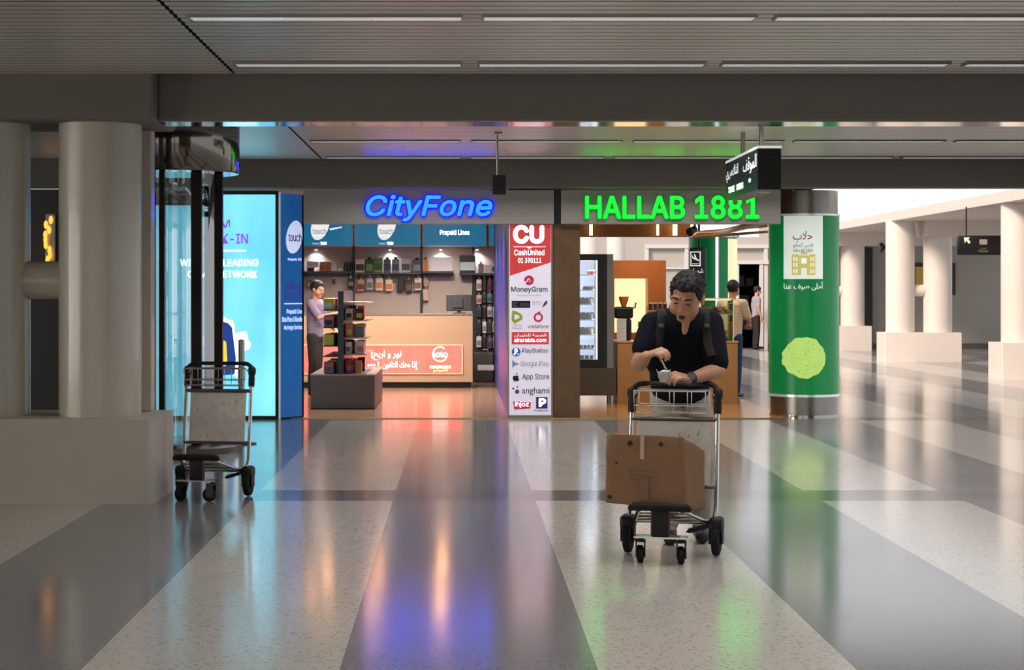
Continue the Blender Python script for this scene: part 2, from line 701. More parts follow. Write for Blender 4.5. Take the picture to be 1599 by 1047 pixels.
struct('baseboard_back', MB().box(8.2, 17, 49.95, 50, 0, 0.14), mat('grey skirting', (92, 90, 90), rough=0.4))
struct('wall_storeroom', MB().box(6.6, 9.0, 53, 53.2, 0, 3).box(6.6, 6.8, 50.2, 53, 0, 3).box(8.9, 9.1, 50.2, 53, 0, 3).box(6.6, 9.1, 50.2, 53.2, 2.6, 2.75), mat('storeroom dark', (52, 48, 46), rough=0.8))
# door frames and panels on the back wall
mb = MB()
for px in (1151, 1189):
    x = PX(px, 49.9)
    mb.box(x - 0.05, x + 0.05, 49.88, 50, 0, 2.35)
mb.box(PX(1149, 49.9), PX(1205, 49.9), 49.86, 50, 2.27, 2.37)
struct('door_1', mb, M_DOORFRAME)
mb = MB()
for px in (1010, 1072, 1196):
    x = PX(px, 49.9)
    mb.box(x - 0.05, x + 0.05, 49.9, 50, 0, 2.78)
mb.box(PX(1008, 49.9), PX(1210, 49.9), 49.88, 50, 2.70, 2.80)
mb.box(PX(1012, 49.9), PX(1074, 49.9), 49.92, 50, 2.14, 2.18)
struct('trim_1', mb, M_DOORFRAME)
mb = MB()
mb.box(PX(1312, 49.9), PX(1362, 49.9), 49.85, 50, 0.0, 2.72)
struct('door_2', mb, M_BLACK)

# glazed court roof: thin bars against the sky
mb = MB()
for k in range(2):
    mb.cyl((5.0, 30 + 1.6 * k, 3.5 + 0.02 * k), (9.4, 27.5 + 1.6 * k, 3.95 + 0.04 * k), 0.022, n=8)
struct('roof_bar', mb, M_BRUSH)

# shop shells ------------------------------------------------------
M_SHOPFLOOR = mat('shop floor stone', (160, 124, 102), rough=0.16, var=0.2, scale=7)
struct('floor_phone_shop', MB().box(-3.1, 1.13, 22.25, 31.8, 0.0005, 0.006), M_SHOPFLOOR)
struct('floor_sweet_shop', MB().box(1.13, 4.0, 22.3, 31, 0.0005, 0.006), mat('sweet shop floor', (176, 122, 76), rough=0.18, var=0.25, scale=5))
struct('trim_2', MB().box(-1.86, 3.8, 22.16, 22.24, 0, 0.012), mat('brass strip', (205, 180, 130), rough=0.25, metal=1.0))
struct('ceiling_phone_shop', MB().box(-3.9, 1.2, 22.2, 31.9, 2.76, 2.9), mat('shop ceiling', (150, 144, 138), rough=0.7))
struct('ceiling_sweet_shop', MB().box(1.2, 4.3, 22.2, 31.6, 2.76, 2.9), mat('sweet shop ceiling', (120, 96, 74), rough=0.7))
M_SLAT = mat('slatwall', (190, 174, 162), rough=0.45, var=0.04)
YB = 31.6
mb = MB()
zz = 0.0
while zz < 2.7:
    mb.box(-3.05, 0.72, YB, YB + 0.06, zz + 0.010, zz + 0.130)
    zz += 0.14
mb.box(-3.05, 0.72, YB + 0.012, YB + 0.1, 0, 2.76)
struct('wall_phone_shop', mb, M_SLAT)
struct('wall_phone_shop_left', MB().box(-3.15, -3.05, 22.6, YB, 0, 2.76), mat('shop side wall', (96, 92, 96), rough=0.6))
struct('wall_phone_shop_right', MB().box(0.60, 0.68, 22.35, YB, 0, 2.76), mat('blue glow side wall', (52, 50, 140), rough=0.4))  # blue LED glow put into the wall's own colour
struct('pilaster', MB().box(1.135, 1.453, 22.22, 22.7, 0, 2.33), M_WOODDARK)
struct('wall_divider', MB().box(0.70, 1.3, 22.7, 31.6, 0, 2.76), M_DARKWALL)
M_POST = mat('dark upright', (40, 38, 48), rough=0.4)
for px in (552, 658, 739):
    x = PX(px, YB - 0.03)
    struct('trim_3', MB().box(x - 0.02, x + 0.02, YB - 0.06, YB, 0, 2.28), M_POST)
struct('bulkhead', MB().box(1.3, PX(1077, 27.6), 27.5, 27.7, 2.335, 2.8), M_WOODSOFFIT, label='wooden bulkhead above the sweet counter')

# ------------------------------------------------------------------ signs above the shops
def fascia(name, x0, x1):
    return struct(name, MB().rbox(PX(x0, 22.15), PX(x1, 22.15), 22.14, 22.32, PZ(350, 22.15), PZ(297, 22.15), 0.006), M_FASCIA)


fascia('fascia', 474, 865)
fascia('fascia', 876, 1219)
struct('fascia', MB().box(PX(866, 22.2), PX(875, 22.2), 22.18, 22.3, PZ(350, 22.15), PZ(297, 22.15)), M_BLACK)

M_BLUEFACE = mat('blue neon face', (40, 130, 255), rough=0.4, emit=1.35, ergb=(52, 140, 255))
M_BLUEHALO = mat('blue halo glow', (10, 10, 220), rough=0.4, emit=1.7, ergb=(18, 18, 255))
M_GREENFACE = mat('green neon face', (40, 255, 80), rough=0.4, emit=0.85, ergb=(40, 255, 80))
M_GREENHALO = mat('green halo glow', (10, 170, 40), rough=0.4, emit=0.35, ergb=(10, 180, 36))
t = thing('shop_sign', 'glowing blue slanted letters on the left shop fascia', 'sign', (PX(670, 22.1), 22.1, PZ(347, 22.1)))
fn = front(22.14)
text_mb(MB(), 'CityFone', pbox(568, 772, 302, 348, 22.1), fn, 0.0, bold=0.075, shear=0.22, extrude=0.03).build('letter_halo', M_BLUEHALO, t)  # the letters' blue halo shaped as a larger glowing outline
text_mb(MB(), 'CityFone', pbox(571, 769, 304.5, 346, 22.1), fn, 0.028, bold=0.03, shear=0.22, extrude=0.02).build('letter_face', M_BLUEFACE, t)
t = thing('shop_sign', 'glowing green block letters and year on the right shop fascia', 'sign', (PX(1050, 22.1), 22.1, PZ(342, 22.1)))
text_mb(MB(), 'HALLAB 1881', pbox(912.5, 1186.5, 304.5, 343.5, 22.1), fn, 0.0, bold=0.05, extrude=0.03).build('letter_halo', M_GREENHALO, t)  # green halo light drawn as an enlarged emissive outline
text_mb(MB(), 'HALLAB 1881', pbox(914, 1185, 306, 342, 22.1), fn, 0.028, bold=0.026, extrude=0.02).build('letter_face', M_GREENFACE, t)

# ------------------------------------------------------------------ cyan light box, blue panel
def lightbox_mat(name, c0, c1, strength, axis='Z'):
    m = bpy.data.materials.new(name)
    m.use_nodes = True
    nt = m.node_tree
    b = nt.nodes['Principled BSDF']
    tc = nt.nodes.new('ShaderNodeTexCoord')
    nz = nt.nodes.new('ShaderNodeTexNoise')
    nz.inputs['Scale'].default_value = 1.6
    mp = nt.nodes.new('ShaderNodeMapping')
    mp.inputs['Scale'].default_value = (1.6, 1, 0.5)
    nt.links.new(tc.outputs['Object'], mp.inputs[0])
    nt.links.new(mp.outputs[0], nz.inputs['Vector'])
    mr = nt.nodes.new('ShaderNodeMix')
    mr.data_type = 'RGBA'
    mr.inputs[6].default_value = lin(c0)
    mr.inputs[7].default_value = lin(c1)
    nt.links.new(nz.outputs['Fac'], mr.inputs[0])
    nt.links.new(mr.outputs[2], b.inputs['Base Color'])
    nt.links.new(mr.outputs[2], b.inputs['Emission Color'])
    b.inputs['Emission Strength'].default_value = strength
    b.inputs['Roughness'].default_value = 0.3
    return m


M_CYAN = lightbox_mat('cyan screen', (70, 176, 220), (150, 240, 252), 1.2)
M_PURPLE = mat('purple ink', (150, 80, 200), emit=0.75, ergb=(150, 90, 210))
M_WHITEINK = mat('white ink lit', (240, 240, 240), emit=1.1, ergb=(245, 250, 255))
M_YELLOWINK = mat('yellow ink lit', (250, 230, 60), emit=0.85)
M_BLUEINK = mat('blue ink lit', (40, 70, 160), emit=0.7)
YL = 22.1
t = thing('advertising_lightbox', 'tall cyan lit SIM check-in advertising panel left of the phone shop', 'lightbox', (PX(340, YL), YL, 0))
x0, x1, z0, z1 = -3.9, PX(430, YL), PZ(650, YL), PZ(304, YL)
MB().box(x0, x1, YL + 0.02, YL + 0.12, z0, z1).build('screen', M_CYAN, t)
mb = MB()
mb.box(x0 - 0.05, x1 + 0.035, YL, YL + 0.14, z1, z1 + 0.045).box(x0 - 0.05, x1 + 0.035, YL, YL + 0.14, 0, z0)
mb.box(x1, x1 + 0.035, YL, YL + 0.14, z0, z1).box(x0 - 0.05, x0, YL, YL + 0.14, z0, z1)
mb.build('frame', M_BLACK, t)
fn = front(YL + 0.02)
mb = MB()
text_mb(mb, 'SIM', pbox(322, 359, 343, 357, YL), fn, 0.003, bold=0.03)
text_mb(mb, 'CHECK-IN', pbox(297, 387, 365, 381, YL), fn, 0.003, bold=0.03)
mb.build_parts('lettering', M_PURPLE, t)
mb = MB()
text_mb(mb, 'WITH THE LEADING', pbox(281, 403, 405, 416, YL), fn, 0.003, bold=0.028)
text_mb(mb, 'COMM NETWORK', pbox(293, 401, 423, 434, YL), fn, 0.003, bold=0.028)
b_ = pbox(300, 384, 390.5, 393, YL)
flat(mb, [(b_[0], b_[2]), (b_[1], b_[2]), (b_[1], b_[3]), (b_[0], b_[3])], fn, 0.003)
# white burst behind the picture
pts = []
cx, cz = PX(352, YL), PZ(545, YL)
for i in range(40):
    a = 2 * PI * i / 40
    r = 0.26 + 0.05 * math.sin(5 * a) + 0.03 * math.sin(11 * a + 1)
    pts.append((cx + r * math.cos(a), cz + 1.25 * r * math.sin(a)))
flat(mb, pts, fn, 0.002)
mb.build_parts('lettering', M_WHITEINK, t)['label'] = 'white slogan and burst'
mb = MB()
q = [(334, 588), (366, 585), (368, 560), (362, 512), (356, 505), (349, 503), (342, 507), (338, 520), (332, 560)]
flat(mb, [(PX(a, YL), PZ(b, YL)) for a, b in q], fn, 0.006)
mb.build('printed_picture', M_BLUEINK, t)
mb = MB()
q = [(322, 573), (352, 572), (355, 568), (353, 535), (350, 532), (323, 534), (321, 537)]
flat(mb, [(PX(a, YL), PZ(b, YL)) for a, b in q], fn, 0.009)
mb.build('printed_card', M_YELLOWINK, t)

struct('trim_4', MB().box(PX(435.3, YL), PX(438, YL), YL - 0.02, YL + 0.1, 0, 2.7), mat('white strip', (225, 225, 220), rough=0.4, emit=0.25))

M_TBLUE = lightbox_mat('touch blue panel', (22, 84, 150), (44, 122, 196), 0.42)
A, B = Vector((PX(438.8, 22.10), 22.10, 0)), Vector((PX(474, 22.46), 22.46, 0))
W = (B - A).length
du = (B - A).normalized()
nn = Vector((du.y, -du.x, 0))
pfn = lambda u, v, w: Vector((A.x, A.y, 0)) + du * u + nn * w + Vector((0, 0, v))
t = thing('blue_advert', 'narrow angled blue panel with white oval logo beside the phone shop', 'lightbox', A)
zt, zb_ = PZ(303, 22.2), PZ(652, 22.2)
mb = MB()
mb.prism([(0, zb_), (W, zb_), (W, zt), (0, zt)], pfn, -0.04, 0.0)
mb.build('panel', M_TBLUE, t)
MB().prism([(0, 0), (W, 0), (W, zb_), (0, zb_)], pfn, -0.08, 0.002).prism([(W - .03, zb_), (W, zb_), (W, zt), (W - .03, zt)], pfn, 0, 0.006).build('frame', M_BLACK, t)
ux = lambda px: (px - 438.5) / 35.5 * W
M_WI2 = mat('pale ink lit', (205, 215, 245), emit=0.75, ergb=(205, 215, 250))
mb = MB()
pts = []
for i in range(36):
    a = 2 * PI * i / 36
    rx, rz = 0.36 * W, PZ(0, 22.2) - PZ(26, 22.2)
    uu = math.cos(a) * rx
    vv = math.sin(a) * rz
    pts.append((ux(459) + uu + vv * 0.18, PZ(370, 22.2) + vv))
flat(mb, pts, pfn, 0.004)
flat(mb, [(ux(443), PZ(475.5, 22.2)), (ux(472), PZ(475.5, 22.2)), (ux(472), PZ(473.5, 22.2)), (ux(443), PZ(473.5, 22.2))], pfn, 0.004)
v_ = lambda a, b: (PZ(b, 22.2), PZ(a, 22.2))
for s, a, b, y0, y1 in (('Prepaid Line', 447, 471, 483, 492), ('Data Plans & Bundles', 440, 473, 495, 503), ('Recharge Services', 443, 472, 508, 517), ('Managed by ZAIN', 449, 470, 403, 408)):
    text_mb(mb, s, (ux(a), ux(b), *v_(y0, y1)), pfn, 0.004, bold=0.03)
mb.build_parts('lettering', M_WI2, t)
mb = MB()
text_mb(mb, 'touch', (ux(449.5), ux(470), *v_(364, 377)), pfn, 0.007, bold=0.03)
mb.build_parts('logo_lettering', mat('navy ink', (30, 50, 130), emit=0.15), t)
mb = MB()
text_mb(mb, 'ARRIVAL', (ux(445), ux(472), *v_(442, 453)), pfn, 0.005, bold=0.02)
text_mb(mb, 'SERVICES', (ux(443), ux(473), *v_(457, 468)), pfn, 0.005, bold=0.02)
mb.build_parts('lettering', mat('violet ink', (96, 60, 170), emit=0.4), t)['label'] = 'violet heading'

# ------------------------------------------------------------------ round glass kiosk with steel canopy
KX, KY, KR = -2.72, 17.7, 0.62
t = thing('glass_kiosk', 'round glass kiosk with mirror steel canopy behind the parked trolley', 'kiosk', (KX, KY, 0))
MB().lathe([(0.0, 2.64), (KR, 2.64), (KR + 0.01, 2.66), (KR + 0.01, 3.06), (0, 3.06)], (KX, KY, 0), 72, close=False).build('canopy', mat('smoked steel', (112, 106, 98), rough=0.08, metal=1.0), t, smooth=True)
MB().lathe([(0, 0.0), (KR + 0.03, 0.0), (KR + 0.04, 0.06), (KR - 0.01, 0.09), (0, 0.09)], (KX, KY, 0), 64, close=False).build('base', M_BRUSH, t, smooth=True)
MB().lathe([(0.45, 0.09), (0.45, 2.64)], (KX, KY, 0), 72, close=False).build('glass_drum', glass_mat('kiosk glass', (0.88, 0.94, 0.95), 0.30), t, smooth=True)
M_MULL = mat('bronze mullion', (44, 36, 30), rough=0.25, metal=0.7)
for px, w, nm in ((242, 4, 0), (257, 4.5, 0), (308, 8.5, 1), (338, 7.5, 0)):
    dx = PX(px, KY - 0.3) - KX
    R_ = 0.45
    dx = max(-R_ + .01, min(R_ - .01, dx))
    yy = KY - math.sqrt(R_ * R_ - dx * dx)
    hw = w * yy / F
    MB().rbox(KX + dx - hw, KX + dx + hw, yy - 0.03, yy + 0.05, 0.09, 2.64, 0.008).build('mullion', M_MULL, t)
MB().lathe([(0.41, 2.36), (0.445, 2.36), (0.445, 2.42), (0.41, 2.42), (0.41, 2.36)], (KX, KY, 0), 64, close=False).build('glass_ring', M_BLACK, t, smooth=True)
x = PX(377, 18.5)
t = thing('steel_post', 'short brushed steel post standing right of the glass kiosk', 'post', (x, 18.5, 0))
MB().cyl((x, 18.5, 0.012), (x, 18.5, 1.03), 0.03, n=24).ell((x, 18.5, 1.03), (0.03, 0.03, 0.012)).build('tube', M_BRUSH, t, smooth=True)
MB().lathe([(0, 0), (0.15, 0), (0.15, 0.012), (0.04, 0.03), (0, 0.03)], (x, 18.5, 0), 32, close=False).build('foot', M_BLACK, t, smooth=True)

# warm lamp far left behind the columns
x, z = PX(77, 22.2), PZ(380, 22.2)
t = thing('wall_lamp', 'warm glowing wall lamp between the two left columns', 'lamp', (x, 22.2, z - 0.4))
MB().rbox(x - 0.06, x + 0.06, 22.25, 22.3, z - 0.3, z + 0.35, 0.01).build('backplate', M_BRUSH, t)
mb = MB()
for i in range(9):
    mb.ell((x + random.uniform(-.05, .05), 22.2 + random.uniform(-.03, .03), z - 0.2 + 0.06 * i), (0.024, 0.024, 0.05))
mb.build('bulb', mat('warm bulb', (255, 190, 90), emit=1.8, ergb=(255, 170, 70)), t, smooth=True)

# ------------------------------------------------------------------ strip lights in the ceiling
M_DIFF = mat('strip light diffuser', (215, 215, 215), rough=0.3, emit=0.42, ergb=(225, 225, 225))
M_DIFF2 = mat('strip light far', (205, 205, 205), rough=0.3, emit=0.3, ergb=(220, 220, 225))
proto = None
rows = [(10.5, 3, 'nearest'), (12.64, 4, 'second'), (19.06, 5, 'third'), (21.35, 5, 'farthest')]
ords = ['leftmost', 'second from left', 'third from left', 'fourth from left', 'fifth from left']
for y, n, rn in rows:
    for k in range(n):
        loc = (-1.524 + 1.655 * k + 0.774, y, ZC - 0.016)
        if proto is None:
            proto = thing('ceiling_light', 'x', 'ceiling light', (0, 0, 0), 'strip lights recessed in the slatted ceiling')
            mb = MB()
            mb.box(-0.774, 0.774, -0.085, -0.075, 0, 0.05).box(-0.774, 0.774, 0.075, 0.085, 0, 0.05)
            mb.box(-0.774, -0.764, -0.075, 0.075, 0, 0.05).box(0.764, 0.774, -0.075, 0.075, 0, 0.05)
            mb.build('frame', M_BRUSH, proto)
            mb = MB()
            for i in range(3):
                mb.box(-0.76 + i * 0.51, -0.76 + i * 0.51 + 0.505, -0.074, 0.074, 0.004, 0.03)
            mb.build('diffuser', M_DIFF, proto)
            o = proto
        else:
            o = copy_tree(proto)
        o.location = loc
        o['label'] = 'white strip light, %s in the %s row of the slatted ceiling' % (ords[k], rn)

for y in (2.0, 4.1, 6.2, 8.36, 14.78, 16.92):
    mb = MB()
    for k in range(5):
        xm = -1.524 + 1.655 * k + 0.774
        mb.box(xm - 0.774, xm + 0.774, y - 0.085, y - 0.065, ZC - 0.016, ZC + 0.03).box(xm - 0.774, xm + 0.774, y + 0.065, y + 0.085, ZC - 0.016, ZC + 0.03)
    struct('ceiling_light_row', mb, M_BRUSH)

# ------------------------------------------------------------------ hanging black signs
t = thing('hanging_speaker', 'small black box hanging on a rod before the blue glowing letters', 'speaker', (PX(780, 18.1), 18.1, PZ(305, 18.1)))
x = PX(779.5, 18.1)
MB().rbox(x - 0.065, x + 0.065, 18.03, 18.2, PZ(305, 18.1), PZ(274, 18.1), 0.008).build('case', M_BLACK, t)
MB().cyl((x - 0.02, 18.1, PZ(275, 18.1)), (x - 0.02, 18.1, ZC), 0.012, n=12).box(x - 0.05, x + 0.03, 18.06, 18.14, ZC - 0.012, ZC).build('rod', M_BRUSH, t)
MB().cyl((x, 18.025, PZ(290, 18.1)), (x, 18.03, PZ(290, 18.1)), 0.045, n=24).build('grille', mat('black mesh', (28, 28, 28), rough=0.7), t)

x0, x1, ya, yb = 2.675, 2.885, 16.6, 18.6
zb0, zt0 = 2.43, 2.80
t = thing('hanging_sign', 'black direction sign with white Arabic writing, hung edge-on before the green glowing letters', 'sign', ((x0 + x1) / 2, (ya + yb) / 2, zb0))
MB().rbox(x0, x1, ya, yb, zb0, zt0, 0.004).build('case', M_BLACK, t)
MB().box(x0 - 0.002, x1 + 0.002, ya - 0.002, yb, zt0, zt0 + 0.022).build('top_glow', mat('top light spill', (235, 235, 235), emit=0.6), t)  # light along the sign's top edge drawn as a thin glowing slab
for yy in (17.05, 18.15):
    MB().cyl(((x0 + x1) / 2, yy, zt0 + 0.02), ((x0 + x1) / 2, yy, ZC + 0.01), 0.022, n=14).build('rod', M_BRUSH, t)
MB().cyl(((x0 + x1) / 2, ya + 0.3, zb0 - 0.012), ((x0 + x1) / 2, ya + 0.3, zb0), 0.06, n=24).build('sensor', M_DOORFRAME, t)
sfn = lambda u, v, w: Vector((x0 - w, yb - u, v))        # the face that looks left; u runs towards the viewer
mb = MB()
H = zt0 - zb0
text_mb(mb, arabic('التاكسي'), (0.05, 0.85, zb0 + 0.17, zb0 + 0.32), sfn, 0.003, bold=0.03, inter=False)
text_mb(mb, arabic('الموقف'), (1.15, 1.95, zb0 + 0.17, zb0 + 0.33), sfn, 0.003, bold=0.03, inter=False)
text_mb(mb, 'TAXI', (0.2, 0.6, zb0 + 0.06, zb0 + 0.12), sfn, 0.003, bold=0.04)
text_mb(mb, 'PARKING', (0.75, 1.15, zb0 + 0.06, zb0 + 0.12), sfn, 0.003, bold=0.04)
flat(mb, disc_pts(1.55, zb0 + 0.11, 0.07, 0.02), sfn, 0.003)
mb.build_parts('lettering', mat('white sign letters', (240, 240, 240), emit=0.9), t)

# ------------------------------------------------------------------ steel pillar with green ice cream banner
def pillar(cx, cy, r, name, label, zt=2.75):
    t = thing(name, label, 'pillar', (cx, cy, 0))
    MB().cyl((cx, cy, 0), (cx, cy, zt), r, n=72).build('steel_cladding', M_BRUSH, t, smooth=True)
    return t


GX, GY, GR = PX(1255.5, 22.85), 22.86, 0.41
t = pillar(GX, GY, GR, 'advertising_pillar', 'steel pillar wrapped in green banner with pistachio ice cream scoop')
gfn = lambda u, v, w: Vector((GX + u, GY - math.sqrt(max(1e-6, (GR + 0.018 + w) ** 2 - u * u)), v))
YG = GY - GR
gz = lambda py: PZ(py, YG)
gu = lambda px: PX(px, YG) - GX
MB().lathe([(GR + 0.0, gz(618)), (GR + 0.018, gz(618)), (GR + 0.018, gz(335)), (GR, gz(335))], (GX, GY, 0), 72, close=False).build('green_banner', lightbox_mat('green banner', (0, 112, 58), (10, 150, 76), 0.28), t, smooth=True)
MB().lathe([(GR, gz(621)), (GR + 0.024, gz(621)), (GR + 0.024, gz(617)), (GR, gz(617))], (GX, GY, 0), 72, close=False).lathe(
    [(GR, gz(336.5)), (GR + 0.024, gz(336.5)), (GR + 0.024, gz(333.5)), (GR, gz(333.5))], (GX, GY, 0), 72, close=False).build('rim', mat('bright rim', (220, 220, 215), rough=0.2, metal=0.8, emit=0.25), t, smooth=True)
MB().grid(gu(1226), gu(1285), gz(436), gz(337), gfn, 0.003, 20, 4).build('white_card', mat('white card', (225, 230, 225), emit=0.55, ergb=(225, 235, 225)), t, smooth=True)
mb = MB()
text_mb(mb, arabic('حلاب'), (gu(1239), gu(1268), gz(378), gz(361)), gfn, 0.006, bold=0.02, inter=False)
mb.build_parts('logo_lettering', mat('red ink', (165, 25, 35), emit=0.12), t)
mb = MB()
text_mb(mb, arabic('قصر الحلو'), (gu(1239), gu(1269), gz(388), gz(379)), gfn, 0.006, bold=0.005, inter=False)
text_mb(mb, 'HALLAB 1881', (gu(1239), gu(1269), gz(394), gz(389)), gfn, 0.006, bold=0.02)
mb.build_parts('lettering', mat('grey green ink', (95, 125, 110), emit=0.12), t)
mb = MB()
bx = lambda a, b, c, d: mb.grid(gu(a), gu(b), gz(d), gz(c), gfn, 0.006, 6, 2)
bx(1237, 1247, 397, 430), bx(1263, 1273, 397, 430), bx(1247, 1263, 399, 403), bx(1247, 1263, 412, 419), bx(1247, 1251, 403, 430), bx(1259, 1263, 403, 430)
mb.grid(gu(1250), gu(1260), gz(398), gz(394), gfn, 0.006, 6, 2)
mb.build('printed_building', mat('gold ink', (205, 195, 120), emit=0.4, ergb=(215, 205, 130)), t)
mb = MB()
for a in (1239, 1243, 1265, 1269):
    for c in (402, 411, 421):
        mb.grid(gu(a), gu(a + 2.2), gz(c + 5.5), gz(c), gfn, 0.008, 2, 2)
for a in (1252.5, 1254.5, 1257):
    mb.grid(gu(a), gu(a + 1.4), gz(411), gz(404), gfn, 0.008, 2, 2)
mb.build('printed_windows', mat('pale gold ink', (238, 234, 200), emit=0.6), t)
mb = MB()
text_mb(mb, arabic('أحلى صيف عنا'), (gu(1226), gu(1285), gz(454), gz(440)), gfn, 0.006, bold=0.012, inter=False)
mb.build_parts('lettering', mat('white slogan ink', (230, 240, 235), emit=0.7), t)['label'] = 'white Arabic slogan'
# printed scoop: lumpy outline filled with a fan of small rings
mb = MB()
cu, cv = gu(1256.5), gz(559)
NR, NA = 8, 56
vs, fs = [gfn(cu, cv, 0.006)], []
for i in range(1, NR + 1):
    for j in range(NA):
        a = 2 * PI * j / NA
        r = 0.25 * (1 + 0.025 * math.sin(7 * a) + 0.018 * math.sin(13 * a + 1))
        if -0.35 < math.sin(a) < -0.02:
            r *= 1.06
        r *= i / NR
        vs.append(gfn(cu + r * math.cos(a), cv + r * math.sin(a), 0.006))
for j in range(NA):
    fs.append((0, 1 + j, 1 + (j + 1) % NA))
    for i in range(NR - 1):
        a = 1 + i * NA
        fs.append((a + j, a + NA + j, a + NA + (j + 1) % NA, a + (j + 1) % NA))
mb.add(vs, fs)
mb.build('printed_scoop', mat('pistachio print', (190, 232, 120), emit=0.5, ergb=(180, 222, 112), var=0.35, scale=24), t, smooth=True)
mb = MB()
rnd = random.Random(21)
for i in range(26):
    a, r = rnd.uniform(0, 2 * PI), 0.22 * math.sqrt(rnd.random())
    flat(mb, disc_pts(cu + r * math.cos(a), cv + r * math.sin(a), rnd.uniform(0.004, 0.011), rnd.uniform(0.003, 0.007), n=8), gfn, 0.009)
mb.build('printed_specks', mat('olive print', (134, 168, 74), emit=0.35), t)
MB().lathe([(GR + 0.004, 0), (GR + 0.012, 0.0), (GR + 0.012, 0.02), (GR, 0.02)], (GX, GY, 0), 64, close=False).build('base_ring', M_STEEL, t, smooth=True)

# ------------------------------------------------------------------ agent sign with all the logos
YS = 22.2
t = thing('agent_sign', 'tall white lit sign of money transfer and phone brand logos', 'sign', (PX(828, YS), YS, 0))
x0, x1 = PX(794, YS), PX(862, YS)
zt_, zb0 = PZ(351, YS), PZ(650, YS)
MB().box(x0 - 0.012, x1 + 0.012, YS + 0.004, YS + 0.12, 0.0, zt_).build('case', M_BRUSH, t)
fn = front(YS)
MB().box(x0 + 0.008, x1 - 0.012, YS, YS + 0.01, zb0 + 0.01, zt_).build('face', mat('white sign face', (215, 210, 222), emit=0.55, ergb=(222, 214, 232)), t)
M_RED = mat('sign red', (196, 58, 62), emit=0.5, ergb=(205, 62, 66))
mb = MB()
uv = lambda a, b: (PX(a, YS), PZ(b, YS))
flat(mb, [uv(796, 351), uv(860, 351), uv(860, 410), uv(796, 431)], fn, 0.003)
mb.build('red_field', M_RED, t)
MB().prism([uv(799, 519), uv(857, 519), uv(857, 538), uv(799, 538)], fn, 0.0, 0.003).build('red_band', M_RED, t)
M_SIGNW = mat('sign white ink', (240, 238, 240), emit=0.65)
mb = MB()
text_mb(mb, 'CU', pbox(801, 850, 351.5, 381, YS), fn, 0.005, bold=0.075)
flat(mb, [uv(802, 385), uv(852, 385), uv(852, 386.2), uv(802, 386.2)], fn, 0.005)
flat(mb, [uv(822, 386), uv(831, 386), uv(826.5, 389)], fn, 0.005)
text_mb(mb, 'CashUnited', pbox(803, 850, 390, 399, YS), fn, 0.005, bold=0.01)
text_mb(mb, '01 390111', pbox(809, 845, 403, 411, YS), fn, 0.005, bold=0.008)
text_mb(mb, 'airarabia.com', pbox(803, 853, 528, 534.5, YS), fn, 0.005, bold=0.015)
text_mb(mb, arabic('العربية للطيران'), pbox(803, 853, 521, 527, YS), fn, 0.005, bold=0.02, inter=False)
mb.build_parts('lettering', M_SIGNW, t)
M_INKD = mat('dark grey ink', (70, 66, 80), emit=0.06)
mb = MB()
text_mb(mb, 'MoneyGram', pbox(798, 855, 448, 458, YS), fn, 0.004, bold=0.02)
text_mb(mb, 'PlayStation', pbox(815.5, 855.5, 544, 553, YS), fn, 0.004, bold=0.01)
text_mb(mb, 'App Store', pbox(815.5, 857.5, 584, 595, YS), fn, 0.004, bold=0.008)
text_mb(mb, 'anghami', pbox(815, 858, 605, 618, YS), fn, 0.004, bold=0.02, inter=False)
text_mb(mb, 'PARKING', pbox(834, 857, 640, 643, YS), fn, 0.004, bold=0.01)
mb.build_parts('lettering', M_INKD, t)['label'] = 'dark grey brand names'
mb = MB()
text_mb(mb, 'Google Play', pbox(813, 857, 564, 574.5, YS), fn, 0.004, bold=0.0)
text_mb(mb, 'money transfer', pbox(807, 846, 460, 463.5, YS), fn, 0.004)
text_mb(mb, 'BTC', pbox(832, 845, 471, 476, YS), fn, 0.004)
text_mb(mb, arabic('اتصالات'), pbox(799, 815, 506, 510, YS), fn, 0.004, inter=False)
text_mb(mb, 'etisalat', pbox(799, 815, 511, 514, YS), fn, 0.004)
mb.build_parts('lettering', mat('light grey ink', (140, 138, 148), emit=0.15), t)['label'] = 'light grey brand names'
mb = MB()
ring_mb(mb, *uv(826, 438), 0.025, 0.058, fn, 0.004, -2.4, 3.4)
flat(mb, [uv(823, 440), uv(828, 436), uv(826, 434.5), uv(831, 434), uv(830.5, 439), uv(829, 437.5), uv(824.5, 442)], fn, 0.005)
ring_mb(mb, *uv(840.5, 496), 0.033, 0.056, fn, 0.004)
flat(mb, [uv(839, 488), uv(845, 486), uv(841, 492)], fn, 0.005)
text_mb(mb, 'vodafone', pbox(824, 856.5, 506.5, 513, YS), fn, 0.004, bold=0.01)
mb.build_parts('logo', mat('logo crimson', (190, 40, 70), emit=0.3), t)
mb = MB()
flat(mb, [uv(800, 485), uv(798.5, 500), uv(803, 506), uv(816, 499), uv(815, 492), uv(808, 487)], fn, 0.004)
mb.build_parts('logo', mat('logo olive', (150, 165, 50), emit=0.3), t)
flat(MB(), [uv(803, 491), uv(803.5, 500), uv(811, 497), uv(811, 493)], fn, 0.006).build('logo_eye', MATS['white sign face'], t)
flat(MB(), [uv(799, 470), uv(828, 470), uv(828, 481), uv(799, 481)], fn, 0.004).build_parts('logo', mat('logo black', (25, 24, 34)), t)
mb = MB()
text_mb(mb, 'zain', pbox(812, 826, 472.5, 478.5, YS), fn, 0.006, bold=0.02)
ring_mb(mb, *uv(805, 475.5), 0.018, 0.026, fn, 0.006, 0.6, 5.6)
mb.build_parts('logo_lettering', mat('grey logo ink', (130, 130, 145), emit=0.2), t)
mb = MB()
flat(mb, [uv(846, 481), uv(849, 474), uv(853, 469), uv(855, 473), uv(852, 477)], fn, 0.004)
flat(mb, disc_pts(*uv(807.5, 612), 0.026), fn, 0.004)
